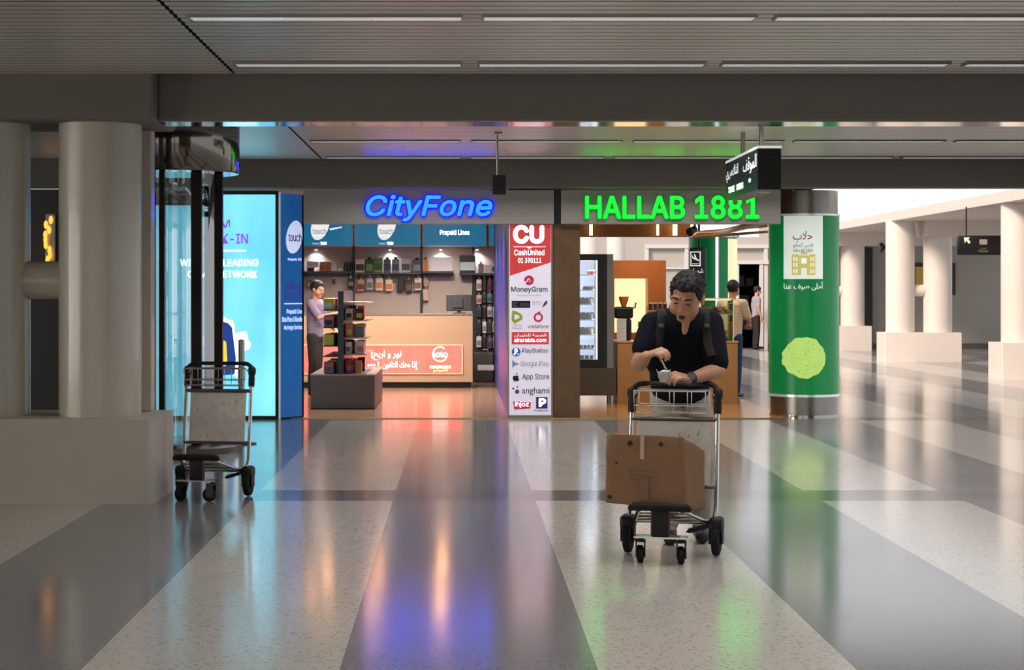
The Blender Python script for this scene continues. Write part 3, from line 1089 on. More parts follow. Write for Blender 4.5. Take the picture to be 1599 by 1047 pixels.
flat(mb, disc_pts(*uv(801.5, 607), 0.013, n=12), fn, 0.004)
flat(mb, disc_pts(*uv(808, 604.5), 0.011, n=12), fn, 0.004)
mb.build_parts('logo', mat('logo purple', (110, 50, 120), emit=0.15), t)
mb = MB()
flat(mb, disc_pts(*uv(806, 550), 0.053), fn, 0.004)
mb.build_parts('logo', mat('logo blue', (60, 90, 180), emit=0.3), t)
mb = MB()
text_mb(mb, 'P', pbox(803.5, 808.5, 544.5, 554, YS), fn, 0.006, bold=0.06)
flat(mb, [uv(801, 553.5), uv(804, 551.5), uv(804, 555)], fn, 0.006)
flat(mb, [uv(808, 552), uv(811.5, 552.5), uv(808, 555)], fn, 0.006)
text_mb(mb, 'P', pbox(841, 853, 622, 636, YS), fn, 0.006, bold=0.08)
text_mb(mb, 'ihjoz', pbox(804, 826, 627.5, 637, YS), fn, 0.006, bold=0.02)
mb.build_parts('logo_lettering', M_SIGNW, t)
flat(MB(), [uv(800, 562), uv(800, 575), uv(806, 568.5)], fn, 0.004).build_parts('logo', mat('logo teal', (70, 150, 190), emit=0.3), t)
flat(MB(), [uv(803.5, 565.5), uv(811, 568.5), uv(803.5, 572), uv(806, 568.5)], fn, 0.005).build_parts('logo', mat('logo coral', (225, 120, 90), emit=0.3), t)
mb = MB()
flat(mb, [uv(801, 588), uv(803.5, 586.5), uv(805.5, 587.5), uv(808, 586.5), uv(810, 588), uv(809, 590), uv(811, 593), uv(808.5, 596), uv(805.5, 595.3), uv(803, 596), uv(800.5, 592)], fn, 0.004)
flat(mb, [uv(805.5, 586), uv(806, 583.5), uv(808, 582), uv(807.5, 584.5)], fn, 0.004)
mb.build_parts('logo', mat('logo apple black', (18, 18, 20)), t)
flat(MB(), [uv(801, 627), uv(829, 628.5), uv(828, 638.5), uv(803, 640)], fn, 0.004).build_parts('logo', mat('logo pink', (190, 50, 95), emit=0.35), t)
flat(MB(), [uv(837, 620.5), uv(855, 620.5), uv(855, 638.5), uv(837, 638.5)], fn, 0.004).build_parts('logo', mat('logo parking blue', (50, 45, 120), emit=0.2), t)

# ------------------------------------------------------------------ phone shop: light boxes, shelves, goods
YB2 = YB - 0.12
M_TOUCH = lightbox_mat('shop teal light box', (14, 108, 150), (36, 134, 176), 0.62)
M_LBFRAME = mat('light box frame', (190, 180, 172), rough=0.35, metal=0.6)
M_TW = mat('light box white', (235, 240, 238), emit=0.95)
M_TGREY = mat('light box grey print', (150, 155, 150), emit=0.3)


def shop_box(a, b, kind, label):
    Y = YB2
    t = thing('shop_lightbox', label, 'lightbox', (PX((a + b) / 2, Y), Y, PZ(386, Y)), 'teal light boxes over the phone shop shelves')
    z0, z1 = PZ(386, Y), 2.74
    x0, x1 = PX(a, Y), PX(b, Y)
    MB().box(x0 + 0.015, x1 - 0.015, Y, Y + 0.1, z0 + 0.025, z1).build('screen', M_TOUCH, t)
    MB().box(x0, x1, Y - 0.015, Y + 0.11, z0, z0 + 0.025).box(x0, x0 + 0.015, Y - 0.015, Y + 0.11, z0, z1).box(x1 - 0.015, x1, Y - 0.015, Y + 0.11, z0, z1).build('frame', M_LBFRAME, t)
    f = front(Y)
    mb = MB()
    if kind == 'prepaid':
        text_mb(mb, 'Prepaid Lines', pbox(687, 733, 359, 369, Y), f, 0.004, bold=0.018)
        mb.build_parts('lettering', M_TW, t)
    elif kind:
        c = kind
        pts = []
        for i in range(36):
            an = 2 * PI * i / 36
            uu, vv = 0.15 * math.cos(an), 0.24 * math.sin(an)
            pts.append((PX(c, Y) + uu + 0.2 * vv, PZ(353, Y) + vv))
        flat(mb, pts, f, 0.004)
        text_mb(mb, 'Managed by', pbox(c - 12, c - 1, 379, 382.5, Y), f, 0.004)
        text_mb(mb, 'ZAIN', pbox(c, c + 10, 378, 382.5, Y), f, 0.004, bold=0.04)
        if c < 520:
            flat(mb, [(PX(515, Y), PZ(357, Y)), (PX(534, Y), PZ(354, Y)), (PX(534, Y), PZ(356, Y)), (PX(515, Y), PZ(360, Y))], f, 0.004)
        mb.build_parts('logo', M_TW, t)
        text_mb(MB(), 'touch', pbox(c - 12, c + 9.5, 357, 366, Y), f, 0.007, bold=0.01).build_parts('logo_lettering', M_TGREY, t)


shop_box(470, 551.5, 500, 'teal lit panel with white oval logo and streak, leftmost in the phone shop')
shop_box(553, 657, 604, 'teal lit panel with white oval logo, middle above the green cases')
shop_box(659.5, 760, 'prepaid', 'teal lit panel reading Prepaid Lines above the shelves')
shop_box(762.5, 774, None, 'narrow plain teal panel at the right end of the lit row')

M_SHELF = mat('grey shelf', (70, 66, 64), rough=0.4)
for a, b, py, lb in ((470, 550, 424, 'dark shelf at the back left under the first teal panel'), (554, 656, 426, 'dark shelf carrying green and blue cases under the middle teal panel'),
                     (660, 708, 424, 'short dark shelf carrying the white box in the phone shop'), (717, 774, 427, 'dark shelf at the back right of the phone shop')):
    t = thing('wall_shelf', lb, 'shelf', (PX((a + b) / 2, YB - 0.15), YB - 0.15, PZ(py + 3, YB - 0.3)))
    zs = PZ(py, YB - 0.3)
    MB().box(PX(a, YB - 0.3), PX(b, YB - 0.3), YB - 0.32, YB - 0.002, zs - 0.025, zs).build('board', M_SHELF, t)
    for e in (a + 6, b - 6):
        xx = PX(e, YB - 0.3)
        MB().prism([(YB - 0.28, zs - 0.025), (YB - 0.004, zs - 0.025), (YB - 0.004, zs - 0.11)], lambda u, v, w, xx=xx: Vector((xx + w, u, v)), -0.006, 0.006).build('bracket', M_SHELF, t)


def pack(name, label, cat, group, px0, px1, py0, py1, Y, rgb, depth=0.06, accent=None, top=None, emit=0.0, hang=False):
    """one packaged article: carton with printed band and hang tab or cap"""
    x0, x1, z0, z1 = pbox(px0, px1, py0, py1, Y)
    key = 'pack %d %d %d' % rgb
    m = mat(key, rgb, rough=0.4, var=0.12, scale=14)
    t = thing(name, label, cat, ((x0 + x1) / 2, Y + depth / 2, z0), group)
    MB().rbox(x0, x1, Y, Y + depth, z0, z1, 0.008, seg=2).build('carton', m, t)
    if accent:
        ma = mat('pack %d %d %d' % accent, accent, rough=0.4, var=0.12, scale=14)
        h = z1 - z0
        MB().box(x0 + 0.008, x1 - 0.008, Y - 0.003, Y, z0 + 0.16 * h, z0 + 0.62 * h).build('printed_band', ma, t)
    if top:
        mt = mat('pack %d %d %d' % top, top, rough=0.4)
        w = (x1 - x0) * 0.22
        MB().cyl(((x0 + x1) / 2, Y + depth / 2, z1), ((x0 + x1) / 2, Y + depth / 2, z1 + 0.035), w, n=14).build('cap', mt, t, smooth=True)
    if hang:
        MB().box((x0 + x1) / 2 - 0.012, (x0 + x1) / 2 + 0.012, Y + depth * 0.4, Y + depth * 0.6, z1, z1 + 0.04).cyl(((x0 + x1) / 2, Y - 0.02, z1 + 0.03), ((x0 + x1) / 2, YB, z1 + 0.03), 0.004, n=8).build('hook', M_BRUSH, t)
    return t


YI = YB - 0.26
G1, G2 = 'articles standing on the phone shop back shelves', 'cases hanging on the slatted wall'
shelf_items = [
    ('phone_box', 'flat dark box lying at the far left of the back shelf', 480, 490, 418, 424, (34, 32, 34), None, None),
    ('phone_box', 'white box at the left end of the back shelf', 478.5, 497, 408, 418, (240, 236, 226), None, None),
    ('phone_box', 'left of two orange boxes side by side on the back shelf', 499, 507, 409, 424, (206, 140, 84), (190, 110, 60), None),
    ('phone_box', 'right of two orange boxes side by side on the back shelf', 508, 516, 409, 424, (206, 140, 84), (190, 110, 60), None),
    ('phone_box', 'white carton right of the orange boxes', 517, 526, 412, 424, (232, 228, 222), None, None),
    ('phone_box', 'low white box next to the dark bottles', 527, 535, 418, 424, (220, 216, 212), None, None),
    ('black_bottle', 'first black bottle on the back left shelf', 537, 541, 411, 423, (24, 22, 26), None, (16, 16, 18)),
    ('black_bottle', 'black bottle in the middle of three on the back left shelf', 542.2, 546, 411, 423, (30, 28, 32), None, (16, 16, 18)),
    ('black_bottle', 'black bottle next to the dark upright on the back left shelf', 547, 550, 411, 423, (24, 22, 26), None, (16, 16, 18)),
    ('headphone_pack', 'cream pack with black headphones at left of the middle shelf', 555, 569, 405, 425, (216, 200, 170), (26, 24, 24), None),
    ('bag_pack', 'dark green pack left of the bright green one', 571, 582.5, 405, 425, (40, 74, 40), (96, 140, 60), (20, 22, 20)),
    ('bag_pack', 'bright green pack with pale cap on the middle shelf', 584, 597, 403, 425, (86, 134, 56), (46, 80, 40), (220, 220, 215)),
    ('bag_pack', 'slate blue pack right of the bright green pack', 599, 610, 405, 425, (66, 80, 100), (40, 48, 62), (24, 24, 28)),
    ('bag_pack', 'pale blue grey pack, second blue one on the middle shelf', 612, 623, 405, 425, (104, 120, 140), (56, 66, 84), (24, 24, 28)),
    ('charger_pack', 'light grey charger pack with dark print on the middle shelf', 627, 641, 404, 425, (166, 164, 168), (70, 66, 70), None),
    ('bag_pack', 'navy pack at the right end of the middle shelf', 645, 657, 406, 425, (56, 66, 84), (110, 126, 140), (24, 24, 28)),
    ('cable_pack', 'orange pack at left of the white boxes', 661, 668, 405, 423, (222, 116, 52), None, (60, 40, 30)),
    ('tablet_box', 'wide bright white box on the short back shelf', 671, 707, 403, 421, (248, 244, 246), None, None),
    ('toy_box', 'black box with green and white picture on the right back shelf', 718, 742, 399, 423, (30, 30, 34), (214, 228, 226), None),
    ('gadget', 'small grey gadget right of the black picture box', 747, 755, 412, 424, (120, 116, 116), None, (90, 88, 88)),
    ('gadget', 'pale gadget near the right end of the back shelf', 758, 766, 416, 425, (200, 198, 196), None, None),
    ('gadget', 'white gadget in the corner at right end of the back shelf', 768, 773, 411, 424, (215, 212, 210), (60, 58, 60), None)]
for nm, lb, a, b, c, d, rgb, acc, top in shelf_items:
    sb = 424 if b < 552 else 426 if b < 658 else 424 if b < 710 else 427
    stacked = 'left end' in lb
    pack(nm, lb, 'package', G1, a, b, c, 417.6 if stacked else sb - 0.15, YI, rgb, 0.1 if not stacked else 0.08, acc, top)
hang_items = [
    ('orange phone case pack with black frame, first in the hanging row', 558, 569, 437, 455, (214, 150, 90), (90, 54, 30)),
    ('grey and white case pack, second in the hanging row', 572.5, 582, 434, 453, (200, 196, 196), (120, 112, 112)),
    ('white and orange case pack, third in the hanging row', 586.5, 598, 434, 454, (244, 226, 206), (226, 138, 70)),
    ('white and orange case pack, fourth in the hanging row', 602, 613, 437, 455, (238, 212, 190), (226, 128, 62)),
    ('black case pack hanging below the grey charger pack', 621, 631, 435, 456, (32, 30, 32), None),
    ('black earphone pack hanging beside the white framed one', 633.5, 643, 437, 457, (44, 36, 34), (100, 80, 70)),
    ('white pack with grey print at the right of the hanging row', 647, 658, 434, 454, (226, 210, 196), (120, 100, 88)),
    ('small dark pack hanging at left behind the shopper', 519, 524, 436, 444, (70, 40, 40), None),
    ('black square pack hanging above the gondola', 543, 552, 435, 449, (30, 28, 30), (130, 126, 120)),
    ('grey pack hanging at far left above the shopper', 480, 488, 437, 450, (110, 96, 96), (180, 170, 165)),
    ('tan pack hanging on the upper right slatted wall', 661, 669, 437, 448, (170, 130, 110), None),
    ('pale pink pack hanging under the tan pack', 661, 669, 452, 470, (206, 172, 156), None)]
for lb, a, b, c, d, rgb, acc in hang_items:
    pack('phone_case', lb, 'phone case', G2, a, b, c, d, YB - 0.12, rgb, 0.035, acc, hang=True)
# dark accessory board
x0, x1 = PX(741, YB - 0.04), PX(774, YB - 0.04)
struct('wall_accessory_board', MB().box(x0, x1 + .02, YB - 0.05, YB - 0.004, 0.0, PZ(432, YB)), mat('dark peg board', (38, 36, 38), rough=0.6))
rowsy = [(436, 456, 'top'), (460, 476, 'second'), (480, 498, 'third'), (503, 523, 'fourth'), (527, 546, 'bottom')]
cols = [(744, 752), (753.5, 759.5), (761, 768), (769.5, 774)]
pal = [[(226, 210, 200), (52, 46, 46), (120, 40, 40), (70, 56, 60)], [(222, 176, 160), (44, 60, 48), (86, 130, 140), (60, 58, 64)],
       [(50, 56, 72), (34, 32, 34), (206, 170, 160), (150, 190, 210)], [(40, 42, 44), (206, 206, 204), (60, 56, 40), (170, 180, 80)],
       [(210, 208, 204), (44, 42, 42), (90, 90, 94), (200, 90, 100)]]
pos = ['leftmost', 'second', 'third', 'rightmost']
cname = {}
for r, (a, b, rn) in enumerate(rowsy):
    for c, (p, q) in enumerate(cols):
        rgb = pal[r][c]
        lum = sum(rgb) / 3
        hue = max(range(3), key=lambda k: rgb[k])
        sat = max(rgb) - min(rgb)
        word = ('black' if lum < 50 else 'dark grey' if lum < 110 else 'light grey' if lum > 180 else 'grey') if sat < 25 else ('reddish', 'greenish', 'bluish')[hue]
        dy = random.uniform(-1.5, 1.5)
        pack('accessory_pack', '%s blister pack, %s in the %s row of the dark accessory board' % (word, pos[c], rn), 'accessory', 'blister packs on the dark accessory board',
             p, q, a + dy, b + dy - 2, YB - 0.13, rgb, 0.03, tuple(int(v * 0.6) for v in rgb), hang=True)
# base cabinet under the board
Yc = YB - 0.5
t = thing('base_cabinet', 'dark grey cabinet with white label strip below the accessory board', 'cabinet', (PX(760, Yc), Yc, 0))
bb = pbox(740, 784, 551, 606, Yc)
MB().rbox(bb[0], min(bb[1], 0.585), Yc, YB - 0.06, 0.006, bb[3], 0.02).build('body', mat('charcoal cabinet', (60, 60, 58), rough=0.5), t)
q = pbox(746, 771, 570, 579, Yc)
MB().box(q[0], q[1], Yc - 0.006, Yc, q[2], q[3]).build('label_strip', mat('label strip', (206, 204, 200), rough=0.5), t)
MB().tube([(PX(758, Yc) - 0.05, Yc + 0.1, bb[3] - .004), (PX(758, Yc) - 0.04, Yc + 0.1, bb[3] + 0.05), (PX(758, Yc) + 0.04, Yc + 0.1, bb[3] + 0.05), (PX(758, Yc) + 0.05, Yc + 0.1, bb[3] - .004)], 0.01).build('handle', M_BRUSH, t, smooth=True)

# counter with the red lit panel
YC = 29.2
t = thing('shop_counter', 'tan sales counter with lit red Arabic panel in the phone shop', 'counter', (-1.2, YC + 0.3, 0))
xl, xr = -2.85, PX(738, YC)
zt_ = PZ(490, YC)
MB().box(xl, xr, YC, YC + 0.6, 0.10, zt_ - 0.03).build('body', mat('tan laminate', (176, 146, 116), rough=0.4, var=0.05, scale=20), t)
MB().rbox(xl - 0.01, xr + 0.01, YC - 0.01, YC + 0.62, zt_ - 0.03, zt_, 0.006).build('worktop', mat('counter top', (120, 106, 94), rough=0.25), t)
MB().box(xl + 0.02, xr - 0.02, YC + 0.06, YC + 0.56, 0.006, 0.10).build('toe_kick', M_BLACK, t)
a, b = PX(721, YC), -2.6
zc0, zc1 = PZ(583, YC), PZ(540, YC)
pn = MB().box(b, a, YC - 0.012, YC + 0.001, zc0, zc1).build('panel', lightbox_mat('red lit panel', (236, 66, 62), (255, 120, 104), 0.95), t)
MB().box(b - 0.015, a + 0.015, YC - 0.02, YC, zc1, zc1 + 0.018).box(b - 0.015, a + 0.015, YC - 0.02, YC, zc0 - 0.018, zc0).box(a, a + 0.018, YC - 0.02, YC, zc0, zc1).build('panel_frame', mat('cream frame', (226, 188, 160), rough=0.4, emit=0.2), t)
f = front(YC - 0.012)
mb = MB()
text_mb(mb, arabic('نور و اربح') , pbox(583, 627, 547, 563, YC), f, 0.004, bold=0.02, inter=False)
text_mb(mb, '!', pbox(579.5, 581.5, 548, 560, YC), f, 0.004, bold=0.04)
text_mb(mb, arabic('إذا معك التلفون'), pbox(597, 652, 564.5, 578, YC), f, 0.004, bold=0.03, inter=False)
text_mb(mb, '...', pbox(574, 586, 569, 572, YC), f, 0.004, bold=0.04)
text_mb(mb, '!', pbox(590, 592, 565, 572, YC), f, 0.004, bold=0.04)
ring_mb(mb, PX(687, YC), PZ(553.5, YC), 0.105, 0.122, f, 0.004, 0.9, 6.0)
text_mb(mb, 'loto', pbox(677, 699, 549, 558, YC), f, 0.005, bold=0.018)
mb.build_parts('lettering', mat('hot white ink', (255, 250, 246), emit=1.3), t)
mb = MB()
b_ = pbox(671, 704, 571.5, 575.5, YC)
flat(mb, [(b_[0], b_[2]), (b_[1], b_[2]), (b_[1], b_[3]), (b_[0], b_[3])], f, 0.004)
text_mb(mb, arabic('اللوتو'), pbox(676, 699, 576, 581.5, YC), f, 0.004, bold=0.03, inter=False)
mb.build_parts('lettering', mat('hot cream ink', (255, 236, 170), emit=1.1), t)['label'] = 'cream caption under the round logo'
# monitor and till on the counter
t = thing('computer_monitor', 'black computer monitor seen from behind on the tan counter', 'monitor', (PX(717, YC + .3), YC + 0.3, zt_))
bb = pbox(697, 737, 460.5, 487, YC + 0.28)
Mt = Matrix.Translation((0, YC + 0.28, bb[2])) @ Matrix.Rotation(math.radians(-6), 4, 'X')
MB().rbox(bb[0], bb[1], -0.02, 0.02, 0.01, bb[3] - bb[2], 0.01, M=Mt).build('casing', M_BLACK, t)
MB().rbox(bb[0] + 0.1, bb[1] - 0.14, -0.05, -0.02, 0.05, 0.22, 0.01, M=Mt).build('rear_housing', mat('black plastic', (26, 26, 28), rough=0.4), t)
MB().rbox(PX(717, YC) - 0.1, PX(717, YC) + 0.1, YC + 0.2, YC + 0.4, zt_ + 0.001, zt_ + 0.015, 0.005).box(PX(717, YC) - 0.03, PX(717, YC) + 0.03, YC + 0.28, YC + 0.31, zt_ + 0.012, bb[2] + 0.1).build('stand', M_BLACK, t)

# ------------------------------------------------------------------ gondola with goods and the shopper
M_GOND = mat('gondola grey', (106, 92, 86), rough=0.45, var=0.05)
M_GTOP = mat('gondola top', (150, 134, 124), rough=0.4)
M_SPINE = mat('gondola upright', (78, 76, 76), rough=0.4)
M_GSHELF = mat('lit shelf', (214, 176, 146), rough=0.35)
GL, GRt, GF, GBk = PX(485, 23.95), PX(585, 23.95), 23.95, 26.4
SX0, SX1 = PX(528, 24.2), PX(537, 24.2)
t = thing('display_gondola', 'grey display gondola with shelves of small goods inside the phone shop', 'shelving', ((GL + GRt) / 2, 25.2, 0))
MB().rbox(GL, GRt, GF, GBk, 0.012, 0.43, 0.006).build('base', M_GOND, t)
MB().box(GL - 0.006, GRt + 0.006, GF - 0.006, GBk + 0.006, 0.43, 0.452).build('base_top', M_GTOP, t)
MB().rbox(SX0, SX1, 24.15, 26.3, 0.452, PZ(455, 24.2), 0.004).build('upright_panel', M_SPINE, t)
shz = [PZ(472, 24.3), PZ(500, 24.3), PZ(527, 24.3), PZ(553, 24.3)]
for z in shz:
    MB().box(SX1 + 0.001, SX1 + 0.30, 24.2, 25.9, z - 0.016, z).build('shelf', M_GSHELF, t)
lsz = [PZ(484, 24.3), PZ(511, 24.3), PZ(540, 24.3), PZ(556, 24.3)]
for z in lsz:
    MB().box(SX0 - 0.20, SX0 - 0.001, 24.2, 26.2, z - 0.014, z).build('shelf', M_SPINE, t)
colors = [('red', (186, 50, 46)), ('white', (224, 214, 204)), ('black', (34, 30, 30)), ('yellow', (226, 194, 70)), ('grey', (120, 112, 110)), ('pink', (206, 110, 120)), ('orange', (220, 126, 62)), ('cream', (226, 204, 172))]


def goods(side, rows, names, rgbs):
    for k, z in rows:
        n = 5
        for j in range(n):
            cn, rgb = rgbs[(k * 3 + j) % len(rgbs)]
            y = 24.24 + (0.31 * j if side < 0 else 0.0 if j < 2 else 0.3 * (j - 1))
            h = random.uniform(0.13, 0.19) if z > 0.5 else random.uniform(0.14, 0.2)
            w = random.uniform(0.10, 0.17)
            if side > 0:
                xa = SX1 + 0.015 + 0.13 * (j % 2)
                w = random.uniform(0.08, 0.12)
            else:
                xa = SX0 - 0.19
                w = 0.13
                h = min(h, 0.15)
            nm = 'carton'
            t = thing('goods_box', '%s carton, %s from the front on the %s shelf, %s side of the gondola' % (cn, ['first', 'second', 'third', 'fourth', 'fifth'][j], names[k], 'right' if side > 0 else 'left'),
                      'package', (xa + w / 2, y + 0.08, z), 'small goods on the gondola shelves')
            m = mat('goods %s' % cn, rgb, rough=0.4, var=0.1)
            MB().rbox(xa, xa + w, y, y + 0.17, z + 0.0005, z + h, 0.006, seg=2).build('carton', m, t)
            MB().box(xa + w * 0.15, xa + w * 0.85, y - 0.002, y + 0.001, z + h * 0.2, z + h * 0.6).build('printed_label', mat('goods %s' % colors[(k + j + 1) % 8][0], colors[(k + j + 1) % 8][1]), t)


goods(1, [(1, shz[1]), (2, shz[2]), (3, shz[3]), (4, 0.4525)], ['top', 'second', 'third', 'fourth', 'lowest'], [colors[i] for i in (4, 2, 1, 7, 2, 0, 6)])
goods(-1, [(0, lsz[0]), (1, lsz[1]), (2, lsz[2]), (3, 0.4525)], ['top', 'second', 'third', 'lowest'], [colors[i] for i in (3, 0, 2, 5, 6, 1)])

# ------------------------------------------------------------------ people: bodies grown from overlapping volumes into one surface
def remeshed(name, mb, m, parent=None, voxel=0.006, smooth=4):
    me = bpy.data.meshes.new(name)
    me.from_pydata(mb.v, [], mb.f)
    o = bpy.data.objects.new('volume', me)
    COL.objects.link(o)
    bm = bmesh.new()
    bm.from_mesh(me)
    bmesh.ops.recalc_face_normals(bm, faces=bm.faces)
    bm.to_mesh(me)
    bm.free()
    r = o.modifiers.new('remesh', 'REMESH')
    r.mode = 'VOXEL'
    r.voxel_size = voxel
    s = o.modifiers.new('smooth', 'SMOOTH')
    s.factor = 0.5
    s.iterations = smooth
    bpy.context.view_layer.update()
    dg = bpy.context.evaluated_depsgraph_get()
    ev = o.evaluated_get(dg).to_mesh()
    vs = [a.co.copy() for a in ev.vertices]
    fs = [tuple(p.vertices) for p in ev.polygons]
    o.evaluated_get(dg).to_mesh_clear()
    bpy.data.objects.remove(o)
    bpy.data.meshes.remove(me)
    out = MB()
    out.v = [tuple(a) for a in vs]
    out.f = fs
    ob = out.build(name, m, parent, smooth=False)
    for p in ob.data.polygons:
        p.use_smooth = True
    return ob


def hand(mb, w, d, n, side=1, curl=0.6, s=1.0, spread=0.0):
    """palm, four bent fingers and a side thumb; w wrist, d along the hand, n where the palm faces"""
    w, d = Vector(w), Vector(d).normalized()
    n = Vector(n)
    n = (n - d * n.dot(d)).normalized()
    lat = d.cross(n) * side
    ks = [w + d * 0.085 * s * f + lat * o * s for f, o in ((0.98, 0.030), (1.03, 0.010), (1.0, -0.010), (0.93, -0.029))]
    for k, o in zip(ks, (0.022, 0.008, -0.008, -0.02)):
        mb.cap(w + d * 0.01 * s + lat * o * s, k, 0.016 * s, 0.0125 * s)
    for k, L, sp in zip(ks, (0.070, 0.078, 0.073, 0.058), (0.5, 0.15, -0.15, -0.5)):
        a = curl * 0.7
        p = k
        for seg, fr in enumerate((0.45, 0.31, 0.24)):
            dr = (d * math.cos(a) + n * math.sin(a) + lat * sp * spread).normalized()
            q = p + dr * L * fr * s
            mb.cap(p, q, (0.0098 - 0.0009 * seg) * s, (0.0092 - 0.0012 * seg) * s)
            p = q
            a += curl * 0.9
    t0 = w + d * 0.022 * s + lat * 0.026 * s
    t1 = t0 + (lat * 0.65 + d * 0.6 + n * 0.45).normalized() * 0.042 * s
    t2 = t1 + (lat * 0.1 + d * 0.75 + n * 0.65).normalized() * 0.032 * s
    t3 = t2 + (d * 0.7 + n * 0.6 - lat * 0.2).normalized() * 0.024 * s
    mb.cap(t0, t1, 0.0145 * s, 0.0115 * s).cap(t1, t2, 0.0115 * s, 0.010 * s).cap(t2, t3, 0.010 * s, 0.008 * s)
    return ks


def head(mb, M, s=1.0):
    """head volumes in a frame looking along -y, origin between the ears"""
    def e(c, r):
        mb.ell(M @ (Vector(c) * s), tuple(a * s for a in r), M=M.to_3x3())

    def c(a, b, r0, r1):
        mb.cap(M @ (Vector(a) * s), M @ (Vector(b) * s), r0 * s, r1 * s)
    e((0, 0.012, 0.038), (0.080, 0.100, 0.092))
    e((0, -0.026, -0.040), (0.074, 0.070, 0.076))
    e((0, -0.02, -0.01), (0.074, 0.08, 0.07))
    for k in (-1, 1):
        e((k * 0.045, -0.054, -0.045), (0.036, 0.036, 0.042))
        e((k * 0.084, 0.012, -0.012), (0.011, 0.024, 0.034))
        c((k * 0.016, -0.090, 0.024), (k * 0.056, -0.076, 0.024), 0.013, 0.011)
        e((k * 0.012, -0.106, -0.036), (0.011, 0.012, 0.009))
        e((k * 0.034, -0.083, -0.002), (0.017, 0.011, 0.012))
    c((0, -0.093, 0.012), (0, -0.112, -0.030), 0.010, 0.0135)
    e((0, -0.062, -0.100), (0.038, 0.030, 0.022))
    c((-0.022, -0.086, -0.065), (0.022, -0.086, -0.065), 0.009, 0.009)
    c((-0.018, -0.084, -0.094), (0.018, -0.084, -0.094), 0.009, 0.009)


def hair_cap(M, s, voxel=0.006, front_line=0.072, nape=-0.055):
    mb = MB()
    rnd = random.Random(11)
    for i in range(900):
        z = 1 - 2 * (i + 0.5) / 900
        b = i * 2.399963
        r = math.sqrt(max(0, 1 - z * z))
        d = Vector((r * math.cos(b), r * math.sin(b), z))
        p = Vector((0, 0.012, 0.038)) + Vector((d.x * 0.076, d.y * 0.097, d.z * 0.088))
        # lower edge: high over the face, dropping at the temples and lowest at the nape
        f = -d.y / max(1e-4, math.hypot(d.x, d.y))
        g = min(1, max(0, (0.72 - f) / 0.75))
        lim = front_line + (nape - front_line) * (g * g * (3 - 2 * g)) + rnd.uniform(-0.007, 0.007)
        if p.z > lim:
            mb.ell(M @ (p * s), (0.013 + rnd.uniform(0, 0.006)) * s, nu=8, nv=6)
            if rnd.random() < 0.35 and d.z > 0.1:
                q = p + d * 0.014 + Vector((rnd.uniform(-.014, .014), -0.012, rnd.uniform(-.01, .006)))
                mb.cap(M @ (p * s), M @ (q * s), 0.010 * s, 0.005 * s)
    mb.ell(M @ (Vector((0, 0.022, 0.046)) * s), tuple(v * s for v in (0.072, 0.085, 0.078)), M=M.to_3x3())
    return mb


M_SKIN = mat('skin', (188, 138, 108), rough=0.5, var=0.06, scale=18)
M_HAIR = mat('black hair', (7, 6, 6), rough=0.65, var=0.2, scale=40)
M_NAVY = mat('navy cotton', (10, 12, 25), rough=0.9, spec=0.25, var=0.15, scale=30, bump=0.15)
M_GREYTR = mat('grey trousers', (172, 164, 152), rough=0.8, var=0.08, scale=20, bump=0.15)
M_SHOE = mat('black shoe', (16, 15, 15), rough=0.45)

# man leaning on the trolley ------------------------------------------
HM = Matrix.Translation(P(1072.5, 463, 10.74)) @ Matrix.Rotation(math.radians(-20), 4, 'Z') @ Matrix.Rotation(math.radians(8), 4, 'Y') @ Matrix.Rotation(math.radians(25), 4, 'X')
HS = 1.09
neck = Vector((1.335, 10.93, 1.385))
shR, shL = P(1019, 507, 10.96), P(1110, 505, 10.98)
elR, elL = P(997, 569, 10.86), P(1121, 579, 10.86)
wrR, wrL = P(1010, 556, 10.60), P(1076, 592.5, 10.70)
hip = Vector((1.345, 11.27, 0.92))
mb = MB()
head(mb, HM, HS)
mb.cap(neck + Vector((0, 0.02, -0.03)), HM @ Vector((0, 0.02, -0.05)), 0.062, 0.058)
mb.cap(neck + Vector((0, -0.03, 0.0)), P(1069, 519, 10.845), 0.045, 0.016)
for i in range(9):
    k = i / 8
    c = hip.lerp(Vector((1.325, 10.99, 1.28)), k)
    mb.ell(c, (0.145 + 0.02 * k, 0.10 + 0.01 * k, 0.10))
mb.cap(neck + Vector((0, 0.03, -0.04)), shR, 0.06, 0.055).cap(neck + Vector((0, 0.03, -0.04)), shL, 0.06, 0.055)
for sh, el, wr in ((shR, elR, wrR), (shL, elL, wrL)):
    mb.cap(sh, el, 0.054, 0.046).cap(el, el.lerp(wr, 0.35), 0.046, 0.046).cap(el.lerp(wr, 0.35), wr, 0.046, 0.029)
tipR = P(1031, 548, 10.52)
hand(mb, wrR, tipR - wrR, (0.45, 0.1, -1), side=1, curl=0.85, s=1.12)
tipL = P(1044, 583, 10.60)
hand(mb, wrL, tipL - wrL, (-0.1, 0.35, -0.75), side=-1, curl=0.75, s=1.12)
kneeR, kneeL = Vector((1.26, 11.12, 0.50)), Vector((1.46, 11.14, 0.50))
ankR, ankL = Vector((1.275, 11.24, 0.09)), Vector((1.475, 11.32, 0.09))
for s, kn, an in ((-0.095, kneeR, ankR), (0.095, kneeL, ankL)):
    h = hip + Vector((s, 0, -0.02))
    mb.cap(h, kn, 0.082, 0.055).cap(kn, an, 0.055, 0.038)
    mb.cap(an, an + Vector((-0.01, -0.15, -0.045)), 0.038, 0.03)
man = remeshed('person', mb, M_SKIN, voxel=0.0052, smooth=3)
tag(man, 'man in navy polo shirt leaning on the loaded trolley, eating from a cup', 'person')
remeshed('hair', hair_cap(HM, HS), M_HAIR, man, voxel=0.006, smooth=3)


def hp(x, y, z):
    return HM @ (Vector((x, y, z)) * HS)


